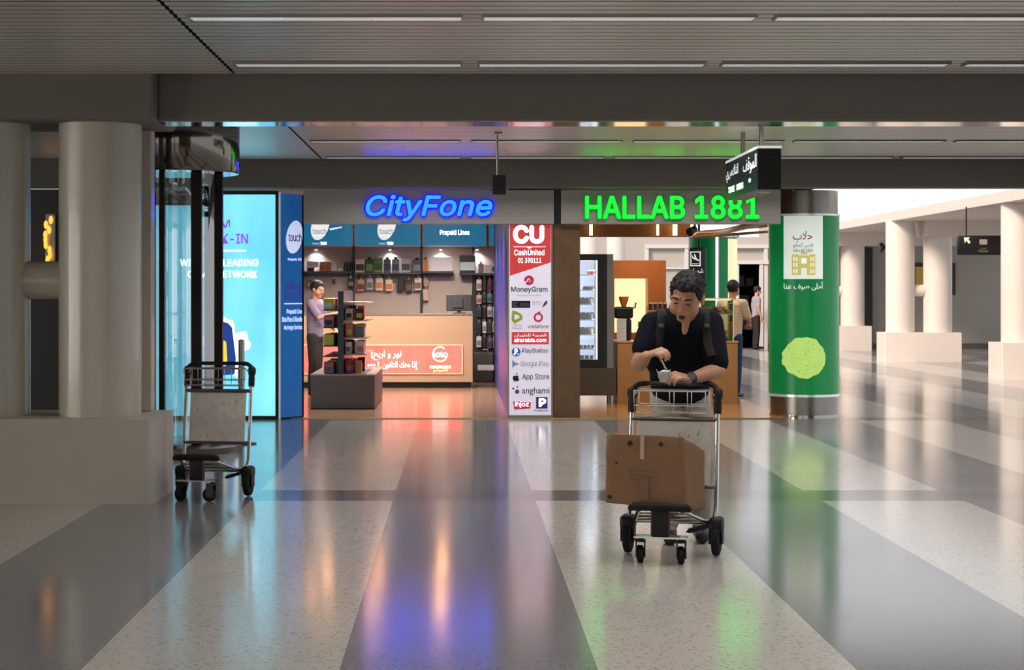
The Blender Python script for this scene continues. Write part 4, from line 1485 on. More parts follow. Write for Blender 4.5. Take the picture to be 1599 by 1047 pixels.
R3 = HM.to_3x3()
M_DARKFACE = mat('dark mouth', (40, 14, 14), rough=0.5)
MB().ell(hp(0.0, -0.094, -0.081), (0.019, 0.010, 0.013), M=R3).build('mouth', M_DARKFACE, man, smooth=True)
for k in (-1, 1):
    MB().ell(hp(k * 0.034, -0.0935, -0.002), (0.016, 0.005, 0.0042), M=R3).build('eye', mat('dark eye', (22, 16, 14), rough=0.3), man, smooth=True)
    MB().tube([hp(k * 0.016, -0.104, 0.026), hp(k * 0.034, -0.101, 0.032), hp(k * 0.056, -0.088, 0.027)], [0.004, 0.005, 0.003], n=8).build('eyebrow', M_HAIR, man, smooth=True)
# shirt
mb = MB()
for i in range(13):
    k = i / 12
    c = Vector((1.342, 11.25, 0.90)).lerp(Vector((1.322, 10.98, 1.30)), k)
    mb.ell(c, (0.178 + 0.022 * math.sin(k * PI * 0.75), 0.135 + 0.015 * math.sin(k * PI), 0.10))
mb.cap(neck + Vector((-0.03, 0.03, -0.03)), shR, 0.078, 0.074).cap(neck + Vector((0.03, 0.03, -0.03)), shL, 0.078, 0.074)
mb.cap(shR, shR.lerp(elR, 0.60), 0.076, 0.074).cap(shL, shL.lerp(elL, 0.82), 0.076, 0.072)
mb.cap(shR + Vector((0.06, 0, -0.08)), Vector((1.2, 11.05, 1.1)), 0.09, 0.09).cap(shL + Vector((-0.06, 0, -0.08)), Vector((1.45, 11.05, 1.1)), 0.09, 0.09)
shirt = remeshed('polo_shirt', mb, M_NAVY, man, voxel=0.009, smooth=4)
# trousers and shoes
mb = MB()
mb.ell(hip + Vector((0, 0, -0.03)), (0.165, 0.125, 0.11))
for s, kn, an in ((-0.09, kneeR, ankR), (0.09, kneeL, ankL)):
    h = hip + Vector((s, 0, -0.03))
    mb.cap(h, kn, 0.10, 0.075).cap(kn, an + Vector((0, 0, 0.03)), 0.075, 0.06)
remeshed('trousers', mb, M_GREYTR, man, voxel=0.01, smooth=4)
for an in (ankR, ankL):
    mb = MB()
    mb.cap(an + Vector((0, 0.02, -0.03)), an + Vector((-0.01, -0.16, -0.05)), 0.05, 0.042)
    mb.cap(an + Vector((0, 0.02, -0.04)), an + Vector((0, 0.02, 0.02)), 0.048, 0.046)
    mb.v = [(a[0], a[1], max(a[2], 0.004)) for a in mb.v]
    remeshed('shoe', mb, M_SHOE, man, voxel=0.008, smooth=2)
# wristwatch
wd = (wrL - elL).normalized()
wc = wrL - wd * 0.012
mb = MB()
mb.tube([wc - wd * 0.013, wc + wd * 0.013], 0.041, n=28)
wt = mb.build('wristwatch', mat('watch strap', (16, 16, 18), rough=0.4), man, smooth=True)
MB().cyl(wc + Vector((0.0, -0.036, 0.012)), wc + Vector((0.0, -0.05, 0.018)), 0.024, n=24).build('dial', mat('watch dial', (52, 52, 56), rough=0.2, metal=0.6), wt, smooth=True)

# backpack: straps laid over the shirt front, sack on the back
bvh = BVHTree.FromObject(shirt, bpy.context.evaluated_depsgraph_get())
sloc = ORIGIN[man.name]


def on_shirt(px, py, lift=0.012):
    d = (P(px, py, 10.0) - Vector((0, 0, CH))).normalized()
    hit = bvh.ray_cast(Vector((0, 0, CH)) - sloc, d)
    if hit[0] is None:
        return None
    return hit[0] + sloc - d * lift


for pts in (((1040, 494), (1047, 503), (1054, 512), (1066, 524)), ((1099, 491), (1093, 502), (1085, 513), (1072, 524))):
    q = [p for p in (on_shirt(*a, lift=0.008) for a in pts) if p is not None]
    if len(q) > 2:
        cl = MB().tube([q[0] + Vector((0, 0.06, 0.012))] + q, [0.018] * len(q) + [0.008], n=10, flat=0.35, up=(0, -1, 0.3)).build('collar', M_NAVY, man, smooth=True)
M_STRAP = mat('black webbing', (8, 8, 9), rough=0.75, bump=0.2, scale=60)
bpk = thing('backpack', 'black backpack worn by the leaning man, straps over his navy shirt', 'backpack', (1.33, 11.25, 1.05))
strap_tops = []
for pts in (((1034, 488), (1033, 497), (1032, 508), (1030, 522), (1027, 540), (1020, 556)), ((1100, 486), (1102, 497), (1103, 508), (1104, 522), (1106, 540), (1112, 556))):
    q = [p for p in (on_shirt(*a) for a in pts) if p is not None]
    if len(q) > 2:
        top = q[0] + Vector((0, 0.03, 0.012))
        back = q[0] + Vector((0, 0.16, 0.015))
        st = MB().tube([back, top] + q, 0.027, n=10, flat=0.25, up=(0, -1, 0.35)).build('strap', M_STRAP, bpk, smooth=True)
        bk = q[2] + Vector((0, -0.012, 0))
        MB().rbox(bk.x - 0.014, bk.x + 0.014, bk.y - 0.008, bk.y + 0.004, bk.z - 0.013, bk.z + 0.009, 0.004).build('buckle', mat('grey buckle', (84, 80, 74), rough=0.3), st)
Mb = Matrix.Translation((1.33, 11.27, 1.16)) @ Matrix.Rotation(math.radians(36), 4, 'X')
MB().rbox(-0.15, 0.15, -0.02, 0.14, -0.22, 0.20, 0.06, M=Mb, seg=4).build('sack', M_STRAP, bpk, smooth=True)

# cup with napkin and spoon
cc = P(1039, 588, 10.655)
t = thing('ice_cream_cup', 'small white paper cup wrapped in a napkin held by the man', 'cup', cc - Vector((0, 0, 0.035)))
MB().lathe([(0.0, -0.034), (0.024, -0.034), (0.034, 0.028), (0.031, 0.028), (0.022, -0.028), (0, -0.028)], cc, 28, close=False).build('cup', mat('white paper', (226, 222, 214), rough=0.6), t, smooth=True)
mb = MB()
for k in range(9):
    a = 2 * PI * k / 9 + 0.2
    d = Vector((math.cos(a), math.sin(a), 0))
    s = d.cross(Vector((0, 0, 1)))
    h = 0.02 + 0.02 * ((k * 5) % 3) / 2
    p0, p1 = cc + d * 0.026 + s * 0.014 - Vector((0, 0, 0.03)), cc + d * 0.026 - s * 0.014 - Vector((0, 0, 0.03))
    q0, q1 = cc + d * (0.036) + s * 0.02, cc + d * 0.036 - s * 0.02
    tp = cc + d * 0.05 + Vector((0, 0, h))
    th = d * 0.002
    mb.add([p0, p1, q1, tp, q0, p0 + th, p1 + th, q1 + th, tp + th, q0 + th], [(0, 1, 2, 4), (4, 2, 3), (5, 9, 7, 6), (9, 8, 7), (0, 5, 6, 1), (1, 6, 7, 2), (2, 7, 8, 3), (3, 8, 9, 4), (4, 9, 5, 0)])
mb.build('napkin', mat('napkin tissue', (206, 202, 194), rough=0.8), t)
MB().ell(cc + Vector((0, 0, 0.024)), (0.030, 0.030, 0.014)).build('ice_cream', mat('ice cream', (236, 228, 206), rough=0.5), t, smooth=True)
sp0, sp1 = P(1031.5, 559, 10.55), P(1041, 579.5, 10.65)
t = thing('plastic_spoon', 'thin white spoon between the man\'s fingers and the cup', 'spoon', sp1)
MB().tube([sp0, sp0.lerp(sp1, 0.5), sp0.lerp(sp1, 0.8)], [0.0045, 0.005, 0.004], n=8).build('handle', mat('white plastic', (225, 225, 222), rough=0.3), t, smooth=True)
MB().ell(sp0.lerp(sp1, 0.92), (0.008, 0.005, 0.014)).build('bowl', mat('grey spoon bowl', (120, 120, 120), rough=0.3), t, smooth=True)


# background people -----------------------------------------------------
def simple_person(label, x, y, h, yaw, shirt_m, trouser_m, arms, name_shirt='shirt', hair=True, lean=0.0, nape=-0.06):
    """standing figure, h tall, facing -y before yaw; arms: two (elbow, wrist) pairs in the body frame"""
    k = h / 1.72
    T = Matrix.Translation((x, y, 0)) @ Matrix.Rotation(yaw, 4, 'Z')
    W_ = lambda a: T @ (Vector(a) * k)
    mb = MB()
    hm = T @ Matrix.Translation(Vector((0, -0.03 - lean, 1.585)) * k) @ Matrix.Rotation(math.radians(14), 4, 'X')
    head(mb, hm, 0.98 * k)
    mb.cap(W_((0, 0.0 - lean, 1.40)), W_((0, -0.01 - lean, 1.53)), 0.055 * k, 0.05 * k)
    R = T.to_3x3()
    for i in range(8):
        q = i / 7
        mb.ell(W_((0, -lean * q, 0.92 + 0.40 * q)), tuple(v * k for v in (0.135 + 0.02 * q, 0.095, 0.09)), M=R)
    sh = [W_((s * 0.175, -lean, 1.38)) for s in (-1, 1)]
    for s in sh:
        mb.cap(W_((0, -lean, 1.40)), s, 0.055 * k, 0.05 * k)
    for s, (el, wr), sd in zip(sh, arms, (1, -1)):
        e_, w_ = W_(el), W_(wr)
        mb.cap(s, e_, 0.047 * k, 0.04 * k).cap(e_, w_, 0.04 * k, 0.027 * k)
        hand(mb, w_, w_ - e_, T.to_3x3() @ Vector((0, 0.2, -1)) if abs((w_ - e_).normalized().z) < 0.8 else T.to_3x3() @ Vector((-sd, 0, 0)), side=sd, curl=0.45, s=k)
    for s in (-1, 1):
        mb.cap(W_((s * 0.085, 0, 0.9)), W_((s * 0.09, -0.01, 0.48)), 0.078 * k, 0.054 * k).cap(W_((s * 0.09, -0.01, 0.48)), W_((s * 0.09, 0.02, 0.08)), 0.054 * k, 0.036 * k)
        mb.cap(W_((s * 0.09, 0.02, 0.06)), W_((s * 0.1, -0.13, 0.035)), 0.035 * k, 0.028 * k)
    p = remeshed('person', mb, M_SKIN, voxel=0.0085, smooth=2)
    tag(p, label, 'person')
    if hair:
        remeshed('hair', hair_cap(hm, 0.98 * k, nape=nape), M_HAIR, p, voxel=0.009, smooth=2)
    mb = MB()
    for i in range(10):
        q = i / 9
        mb.ell(W_((0, -lean * q, 0.90 + 0.44 * q)), tuple(v * k for v in (0.16 + 0.02 * q, 0.118, 0.085)), M=R)
    for s, (el, wr) in zip(sh, arms):
        mb.cap(W_((0, -lean, 1.38)), s, 0.064 * k, 0.062 * k).cap(s, s.lerp(W_(el), 0.75), 0.062 * k, 0.060 * k)
    remeshed(name_shirt, mb, shirt_m, p, voxel=0.012, smooth=3)
    mb = MB()
    mb.ell(W_((0, 0, 0.88)), tuple(v * k for v in (0.15, 0.115, 0.10)), M=R)
    for s in (-1, 1):
        mb.cap(W_((s * 0.08, 0, 0.88)), W_((s * 0.09, -0.01, 0.48)), 0.095 * k, 0.07 * k).cap(W_((s * 0.09, -0.01, 0.48)), W_((s * 0.09, 0.02, 0.12)), 0.07 * k, 0.058 * k)
    remeshed('trousers', mb, trouser_m, p, voxel=0.012, smooth=3)
    for s in (-1, 1):
        mb = MB()
        mb.cap(W_((s * 0.09, 0.03, 0.05)), W_((s * 0.1, -0.14, 0.04)), 0.045 * k, 0.038 * k)
        mb.v = [(a[0], a[1], max(a[2], 0.008)) for a in mb.v]
        remeshed('shoe', mb, M_SHOE, p, voxel=0.012, smooth=2)
    return p


simple_person('shopper in a purple grey shirt and dark trousers behind the gondola', PX(492, 27.0), 27.0, 1.69, math.radians(70),
              mat('purple grey shirt', (120, 108, 132), rough=0.8), mat('dark trousers', (40, 34, 34), rough=0.8),
              (((-0.2, -0.16, 1.16), (-0.12, -0.36, 1.22)), ((0.24, -0.06, 1.10), (0.2, -0.24, 0.98))))
simple_person('shop worker in a cream shirt and blue jeans behind the glass display case', PX(1142, 26.6), 26.6, 1.69, math.radians(150),
              mat('cream shirt', (226, 196, 160), rough=0.8), mat('blue jeans', (34, 58, 92), rough=0.8),
              (((-0.24, -0.08, 1.12), (-0.16, -0.30, 1.06)), ((0.24, -0.08, 1.12), (0.16, -0.30, 1.06))), lean=0.04)
simple_person('person in a pale grey shirt standing in the dark doorway at the back', PX(1181, 49.3), 49.3, 1.68, math.radians(100),
              mat('pale grey shirt', (150, 142, 146), rough=0.8), mat('black trousers', (22, 20, 22), rough=0.8),
              (((-0.24, 0.02, 1.12), (-0.24, -0.06, 0.86)), ((0.24, 0.02, 1.12), (0.24, -0.06, 0.86))))

# ------------------------------------------------------------------ luggage trolleys
M_CHROME = mat('trolley chrome', (200, 198, 194), rough=0.16, metal=1.0)
M_RUBBER = mat('black rubber', (9, 9, 9), rough=0.7, spec=0.3)
M_TPLAST = mat('black trolley plastic', (10, 10, 11), rough=0.5, spec=0.35)
M_PANEL = mat('scuffed grey panel', (206, 200, 192), rough=0.4, var=0.2, scale=22)


def make_trolley():
    t = thing('luggage_trolley', 'x', 'luggage trolley', (0, 0, 0))
    for s in (-1, 1):
        MB().tube([(s * 0.242, -0.02, 0.20), (s * 0.25, 0.015, 0.27), (s * 0.252, 0.04, 0.45), (s * 0.25, 0.09, 0.84)], 0.0135, n=14).build('upright', M_CHROME, t, smooth=True)
        g = MB()
        g.tube([(s * 0.25, 0.09, 0.805), (s * 0.25, 0.095, 0.82), (s * 0.25, 0.10, 0.87), (s * 0.25, 0.103, 0.885), (s * 0.25, 0.106, 0.91), (s * 0.25, 0.11, 0.935), (s * 0.24, 0.114, 0.953)], [0.02, 0.024, 0.024, 0.022, 0.031, 0.03, 0.02], n=16)
        g.tube([(s * 0.247, 0.11, 0.93), (s * 0.235, 0.118, 0.96), (s * 0.21, 0.124, 0.975), (s * 0.165, 0.126, 0.978)], 0.0165, n=14)
        g.build('grip', M_TPLAST, t, smooth=True)
    MB().tube([(-0.17, 0.126, 0.978), (0.17, 0.126, 0.978)], 0.0135, n=14).build('handle', mat('handle bar', (70, 66, 62), rough=0.2, metal=0.9), t, smooth=True)
    # wire basket between the uprights
    b = MB()
    x, ya, yb_ = 0.205, -0.10, 0.075
    for z, yy in ((0.945, ya), (0.945, yb_), (0.862, ya), (0.862, yb_), (0.82, ya + 0.02), (0.82, yb_ - 0.02)):
        b.tube([(-x, yy, z), (x, yy, z)], 0.0042 if z > 0.9 else 0.0031, n=8)
    for i in range(5):
        xx = -x + 2 * x * i / 4
        b.tube([(xx, ya, 0.945), (xx, ya, 0.862), (xx, ya + 0.02, 0.82), (xx, yb_ - 0.02, 0.82), (xx, yb_, 0.862), (xx, yb_, 0.945)], 0.0024, n=8)
    for s in (-1, 1):
        b.tube([(s * x, ya, 0.945), (s * x, yb_, 0.945), (s * 0.245, 0.088, 0.90)], 0.0045, n=8)
        b.tube([(s * x, ya, 0.862), (s * x, yb_, 0.862)], 0.0032, n=8)
    b.build('basket', mat('basket wire', (190, 186, 180), rough=0.35, metal=1.0), t, smooth=True)
    # advertising panel with its rails
    Mp = Matrix.Translation((0, 0.03, 0.40)) @ Matrix.Rotation(math.radians(-8), 4, 'X')
    pn = MB().rbox(-0.215, 0.215, -0.006, 0.006, 0.0, 0.365, 0.003, M=Mp).build('panel', M_PANEL, t)
    sc = MB()
    rnd = random.Random(3)
    for i in range(22):
        a = Vector((rnd.uniform(-0.19, 0.19), -0.0068, rnd.uniform(0.03, 0.30)))
        dd = Vector((rnd.uniform(-0.012, 0.012), 0, rnd.uniform(-0.03, 0.03)))
        w = Vector((0.0025, 0, 0))
        sc.add([Mp @ (a - w), Mp @ (a + w), Mp @ (a + dd + w * 0.4), Mp @ (a + dd - w * 0.4)], [(0, 1, 2, 3)])
    sc.build('scratches', mat('dark scuffs', (92, 86, 80), rough=0.6), pn)
    MB().tube([(-0.25, 0.08, 0.775), (0.25, 0.08, 0.775)], 0.014, n=12).build('cross_rail', mat('rail grey', (110, 106, 100), rough=0.3, metal=0.8), t, smooth=True)
    MB().tube([(-0.25, 0.028, 0.39), (0.25, 0.028, 0.39)], 0.012, n=12).build('cross_rail', MATS['rail grey'], t, smooth=True)
    # sloping base
    fr = MB()
    for s in (-1, 1):
        fr.tube([(s * 0.24, 0.0, 0.19), (s * 0.20, -0.10, 0.205), (s * 0.13, -0.40, 0.29), (s * 0.12, -0.46, 0.305)], 0.0135, n=12)
    fr.tube([(-0.24, 0, 0.19), (0.24, 0, 0.19)], 0.014, n=12)
    fr.tube([(-0.175, -0.2, 0.232), (0.175, -0.2, 0.232)], 0.01, n=10)
    fr.tube([(-0.15, -0.31, 0.263), (0.15, -0.31, 0.263)], 0.01, n=10)
    fr.box(-0.145, 0.145, -0.47, -0.37, 0.148, 0.158)
    fr.build('base_frame', M_CHROME, t, smooth=True)
    MB().tube([(-0.163, -0.452, 0.312), (-0.15, -0.468, 0.322), (0, -0.482, 0.326), (0.15, -0.468, 0.322), (0.163, -0.452, 0.312)], [0.018, 0.023, 0.023, 0.023, 0.018], n=14).build('bumper', M_RUBBER, t, smooth=True)
    MB().rbox(-0.05, 0.05, -0.478, -0.40, 0.156, 0.315, 0.012).build('nose_block', M_TPLAST, t, smooth=True)
    MB().prism([(0.02, 0.19), (-0.10, 0.155), (-0.115, 0.135), (-0.09, 0.13), (0.02, 0.165)], lambda u, v, w: Vector((0.20 + u, -0.03 + w, v)), -0.02, 0.02).build('brake_pedal', M_TPLAST, t)
    for s in (-1, 1):
        h = MB()
        h.rbox(s * 0.255 - 0.042, s * 0.255 + 0.042, -0.075, 0.06, 0.135, 0.225, 0.028, seg=4)
        h.rbox(s * 0.255 - 0.04, s * 0.255 - 0.03, -0.05, 0.03, 0.07, 0.17, 0.004).rbox(s * 0.255 + 0.03, s * 0.255 + 0.04, -0.05, 0.03, 0.07, 0.17, 0.004)
        hs = h.build('wheel_housing', M_TPLAST, t, smooth=True)
        w = MB()
        prof = [(-0.024, 0.02), (-0.024, 0.075), (-0.018, 0.092), (0, 0.096), (0.018, 0.092), (0.024, 0.075), (0.024, 0.02)]
        vs, fs = [], []
        n = 32
        for (a, r) in prof:
            for i in range(n):
                tt = 2 * PI * i / n
                vs.append((s * 0.255 + a, -0.005 + r * math.cos(tt), 0.0965 + r * math.sin(tt)))
        for k in range(len(prof) - 1):
            for i in range(n):
                fs.append((k * n + i, k * n + (i + 1) % n, (k + 1) * n + (i + 1) % n, (k + 1) * n + i))
        fs += [tuple(range(n)), tuple(range(6 * n, 7 * n))]
        w.add(vs, fs).build('rear_wheel', M_RUBBER, t, smooth=True)
    cs = []
    for s in (-1, 1):
        c = thing('caster', None, None, (s * 0.114, -0.42, 0))
        c.parent = t
        ORIGIN[c.name] = Vector()
        # fork is the caster's own mesh: built about the swivel axis
        bpy.data.objects.remove(c)
        f = MB()
        f.box(-0.026, -0.021, -0.012, 0.045, 0.035, 0.135).box(0.021, 0.026, -0.012, 0.045, 0.035, 0.135).box(-0.026, 0.026, -0.02, 0.03, 0.122, 0.135).cyl((0, 0, 0.13), (0, 0, 0.15), 0.018, n=14)
        c = f.build('caster', M_TPLAST, t)
        c.location = (s * 0.114, -0.42, 0)
        w = MB()
        vs, fs = [], []
        prof = [(-0.018, 0.012), (-0.018, 0.04), (-0.012, 0.050), (0.012, 0.050), (0.018, 0.04), (0.018, 0.012)]
        n = 28
        for (a, r) in prof:
            for i in range(n):
                tt = 2 * PI * i / n
                vs.append((a, 0.03 + r * math.cos(tt), 0.0505 + r * math.sin(tt)))
        for k in range(len(prof) - 1):
            for i in range(n):
                fs.append((k * n + i, k * n + (i + 1) % n, (k + 1) * n + (i + 1) % n, (k + 1) * n + i))
        fs += [tuple(range(n)), tuple(range(5 * n, 6 * n))]
        ORIGIN[c.name] = Vector()
        w.add(vs, fs).build('caster_wheel', M_RUBBER, c, smooth=True)
        cs.append(c)
    return t


tr = make_trolley()
TA = math.radians(-15)
tr.location = (1.232, 10.71, 0)
tr.rotation_euler = (0, 0, TA)
tr['label'] = 'luggage trolley loaded with a cardboard box and pushed by the man'
tr['group'] = 'airport luggage trolleys'
for c in kids(tr):
    if c.name.startswith('caster'):
        c.rotation_euler = (0, 0, math.radians(14))
tr2 = copy_tree(tr)
tr2.location = (-1.808, 13.81, 0)
tr2.rotation_euler = (0, 0, math.radians(-10))
tr2['label'] = 'empty luggage trolley parked beside the cream plinth'
k = 0
for c in kids(tr2):
    if c.name.startswith('caster'):
        c.rotation_euler = (0, 0, math.radians((55, 78)[k % 2]))
        k += 1

# cardboard box, slumped on the trolley
M_CARD = mat('brown cardboard', (126, 92, 62), rough=0.7, var=0.14, scale=10, bump=0.1)
tb = thing('cardboard_box', 'worn brown cardboard box lying on the trolley', 'box', (1.12, 10.5, 0.3))
fTL, fTR, fBR, fBL = P(953, 677, 10.42), P(1066, 682, 10.34), P(1072, 800, 10.33), P(944, 785, 10.42)
back = Vector((0.10, 0.36, 0.035))
bTR, bBR = P(1101, 704, 10.60), P(1101, 797, 10.60)
bTL, bBL = fTL + Vector((0.0, 0.30, -0.03)), fBL + Vector((0.03, 0.30, -0.02))
bm = bmesh.new()
V = [bm.verts.new(a) for a in (fBL, fBR, bBR, bBL, fTL, fTR, bTR, bTL)]
for q in ((0, 3, 2, 1), (4, 5, 6, 7), (0, 1, 5, 4), (1, 2, 6, 5), (2, 3, 7, 6), (3, 0, 4, 7)):
    bm.faces.new([V[i] for i in q])
bmesh.ops.bevel(bm, geom=list(bm.edges), offset=0.009, segments=3, affect='EDGES', profile=0.5)
bmesh.ops.triangulate(bm, faces=[f for f in bm.faces if len(f.verts) > 4])
bmesh.ops.subdivide_edges(bm, edges=[e for e in bm.edges if e.calc_length() > 0.05], cuts=8, use_grid_fill=True)
rnd = random.Random(5)
from mathutils import noise as mnoise
for a in bm.verts:
    nv = mnoise.noise_vector(a.co * 9.0)
    a.co += nv * 0.006
bm.verts.index_update()
mb = MB()
mb.add([a.co.copy() for a in bm.verts], [[v.index for v in f.verts] for f in bm.faces])
bm.free()
cb = mb.build('carton', M_CARD, tb, smooth=True)


def on_box(u, v, w):
    """bilinear place on the box front face, u to the right and v up, both 0..1"""
    a = fBL.lerp(fBR, u)
    b = fTL.lerp(fTR, u)
    n = (fBR - fBL).cross(fTL - fBL).normalized()
    return a.lerp(b, v) + n * (w + 0.007)


nf = (fBR - fBL).cross(fTL - fBL).normalized()
mb = MB()
mb.grid(0.43, 0.535, 0.03, 0.40, on_box, 0.0005, 3, 10)
mb.build('tape', mat('brown tape', (112, 78, 48), rough=0.25), tb)
mb = MB()
mb.grid(0.42, 0.475, 0.66, 0.985, on_box, 0.0005, 3, 8)
mb.build('tape', mat('clear tape', (178, 150, 118), rough=0.15), tb)['label'] = 'glossy clear tape'
mb = MB()
for a, b, c, d in ((0.30, 0.305, 0.37, 0.50), (0.655, 0.66, 0.37, 0.50), (0.30, 0.66, 0.37, 0.376), (0.30, 0.66, 0.494, 0.50), (0.30, 0.66, 0.43, 0.435)):
    mb.grid(a, b, c, d, on_box, 0.0012, 4, 2)
text_mb(mb, 'FRAGILE', (0.60, 0.92, 0.06, 0.10), on_box, 0.001)
mb.build('printed_marks', mat('box ink', (84, 56, 36), rough=0.7), tb)
mb = MB()
for u, v, r in ((0.28, 0.875, 0.035), (0.70, 0.88, 0.03), (0.115, 0.58, 0.018), (0.06, 0.09, 0.028)):
    flat(mb, [(u + r * math.cos(2 * PI * i / 16) * 1.1, v + r * math.sin(2 * PI * i / 16)) for i in range(16)], on_box, 0.001)
mb.build_parts('dark_holes', mat('dark smudge', (40, 28, 20), rough=0.8), tb)

# ------------------------------------------------------------------ sweet shop: fridge with cakes, counter, niche, case
YF = 25.0
fx0, fx1 = 1.36, PX(948, YF)
t = thing('display_fridge', 'tall black glass-door fridge of cakes, lit white inside', 'fridge', ((fx0 + fx1) / 2, YF + 0.3, 0))
zt_, zb0 = PZ(397, YF), PZ(575, YF)
gx0, gx1, gz0, gz1 = fx0 + 0.06, PX(933, YF), PZ(562, YF), PZ(407, YF)
M_FR = mat('fridge black', (22, 21, 22), rough=0.3)
mb = MB()
mb.box(fx0, gx0, YF, YF + 0.62, zb0, zt_).box(gx1, fx1, YF, YF + 0.05, zb0, zt_).box(gx0, gx1, YF, YF + 0.05, gz1, zt_).box(gx0, gx1, YF, YF + 0.05, zb0, gz0)
mb.box(gx1, fx1, YF + 0.05, YF + 0.62, zb0, zt_).box(gx0, gx1, YF + 0.05, YF + 0.62, zb0, gz0 - 0.01).box(gx0, gx1, YF + 0.05, YF + 0.62, gz1 + 0.01, zt_)
mb.build('cabinet', M_FR, t)
MB().box(fx1 + 0.001, fx1 + 0.085, YF + 0.02, YF + 0.62, zb0, zt_).build('side_panel', M_BRUSH, t)
MB().box(gx0, gx1, YF + 0.55, YF + 0.6, gz0, gz1).build('lit_back', mat('fridge light', (225, 235, 250), emit=0.75, ergb=(220, 232, 255)), t)
MB().box(gx0, gx1, YF + 0.012, YF + 0.018, gz0, gz1).build('glass_door', glass_mat('clear glass', (0.96, 0.98, 1.0), 0.03), t)
area_light('fridge_light', ((gx0 + gx1) / 2, YF + 0.09, gz1 - 0.01), (math.radians(-20), 0, 0), gx1 - gx0, 0.06, 3.0, (0.92, 0.96, 1.0))
area_light('fridge_light', (gx1 - 0.03, YF + 0.1, (gz0 + gz1) / 2), (0, math.radians(90), 0), gz1 - gz0, 0.05, 2.5, (0.92, 0.96, 1.0))
MB().box(gx1 - 0.02, gx1, YF + 0.03, YF + 0.04, gz0, gz1).build('led_strip', mat('led strip', (230, 240, 255), emit=1.6), t)
MB().rbox(fx0, fx1 + 0.12, YF + 0.0, YF + 0.62, 0.12, zb0, 0.005).build('base', mat('grey metal base', (96, 88, 78), rough=0.35, metal=0.5), t)
for xx in (fx0 + 0.08, fx1 + 0.03):
    MB().cyl((xx, YF + 0.08, 0.006), (xx, YF + 0.08, 0.13), 0.03, n=14).build('foot', M_BRUSH, t)
shelf_py = [429, 453, 475.5, 499.5, 523, 545]
for py in shelf_py:
    z = PZ(py, YF)
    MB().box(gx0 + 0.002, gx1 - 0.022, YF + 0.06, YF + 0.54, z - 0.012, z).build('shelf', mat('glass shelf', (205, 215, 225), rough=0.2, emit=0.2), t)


def cake(label, px0, px1, h, py, rgb, trgb, bumps=9):
    z = PZ(py, YF)
    x0, x1 = PX(px0, YF), PX(px1, YF)
    cx, r = (x0 + x1) / 2, (x1 - x0) / 2
    cy = YF + 0.08 + r
    t = thing('cake', label, 'cake', (cx, cy, z), 'cakes in the lit fridge')
    MB().lathe([(0, 0.006), (r * 0.96, 0.006), (r, 0.016), (r, h * 0.85), (r * 0.92, h), (0, h)], (cx, cy, z), 28, close=False).build('sponge', mat('cake %d %d %d' % rgb, rgb, rough=0.6, var=0.2, scale=40), t, smooth=True)
    mb = MB()
    for i in range(bumps):
        a = 2 * PI * i / bumps
        mb.ell((cx + r * 0.74 * math.cos(a), cy + r * 0.74 * math.sin(a), z + h), r * 0.2, nu=10, nv=6)
    mb.build('topping', mat('cake %d %d %d' % trgb, trgb, rough=0.5, var=0.2, scale=40), t, smooth=True)
    MB().cyl((cx, cy, z + 0.0005), (cx, cy, z + 0.006), r * 1.05, n=28).build('board', mat('cake board', (200, 196, 190), rough=0.4), t)


cake('red cake on the top shelf of the fridge', 918, 932, 0.05, 429, (150, 34, 34), (226, 190, 180))
cake('low dark cake on the second fridge shelf', 911, 931, 0.035, 453, (30, 24, 26), (44, 36, 36))
cake('brown chocolate cake on the third fridge shelf', 905, 929, 0.075, 475.5, (96, 72, 62), (76, 54, 46))
cake('dark chocolate cake on the fourth fridge shelf', 906, 930, 0.08, 499.5, (36, 28, 30), (26, 20, 22))
cake('brown cake on the fifth fridge shelf', 905, 930, 0.08, 523, (104, 80, 66), (84, 62, 52))
rnd = random.Random(9)
for k, (px, rgb, nm) in enumerate(((908.5, (190, 180, 170), 'pale'), (914.5, (96, 70, 50), 'brown'), (920.5, (206, 170, 110), 'golden'), (926.5, (50, 40, 40), 'dark'))):
    cake('%s cupcake on the sixth fridge shelf' % nm, px - 2.6, px + 2.6, 0.045, 545, rgb, tuple(max(0, v - 20) for v in rgb), 6)
for k, (px, rgb, nm) in enumerate(((909.5, (70, 62, 58), 'grey brown'), (917.5, (120, 110, 104), 'greyish'), (925.5, (60, 52, 50), 'blackish'))):
    cake('%s pastry on the floor of the fridge' % nm, px - 3.4, px + 3.4, 0.05, 561.7, rgb, tuple(max(0, v - 20) for v in rgb), 7)

# counter
cx0, cx1 = PX(962, YF), PX(1152, YF)
cz = PZ(533, YF)
t = thing('sweet_counter', 'tan wooden counter behind the man in the sweet shop', 'counter', ((cx0 + cx1) / 2, YF + 0.35, 0))
MB().box(cx0 + 0.02, cx1, YF + 0.0, YF + 0.7, 0.006, cz - 0.025).build('body', M_WOODTAN, t)
MB().rbox(cx0 + 0.02, cx1 + 0.01, YF - 0.01, YF + 0.72, cz - 0.025, cz, 0.006).build('worktop', mat('counter top tan', (196, 150, 98), rough=0.25), t)
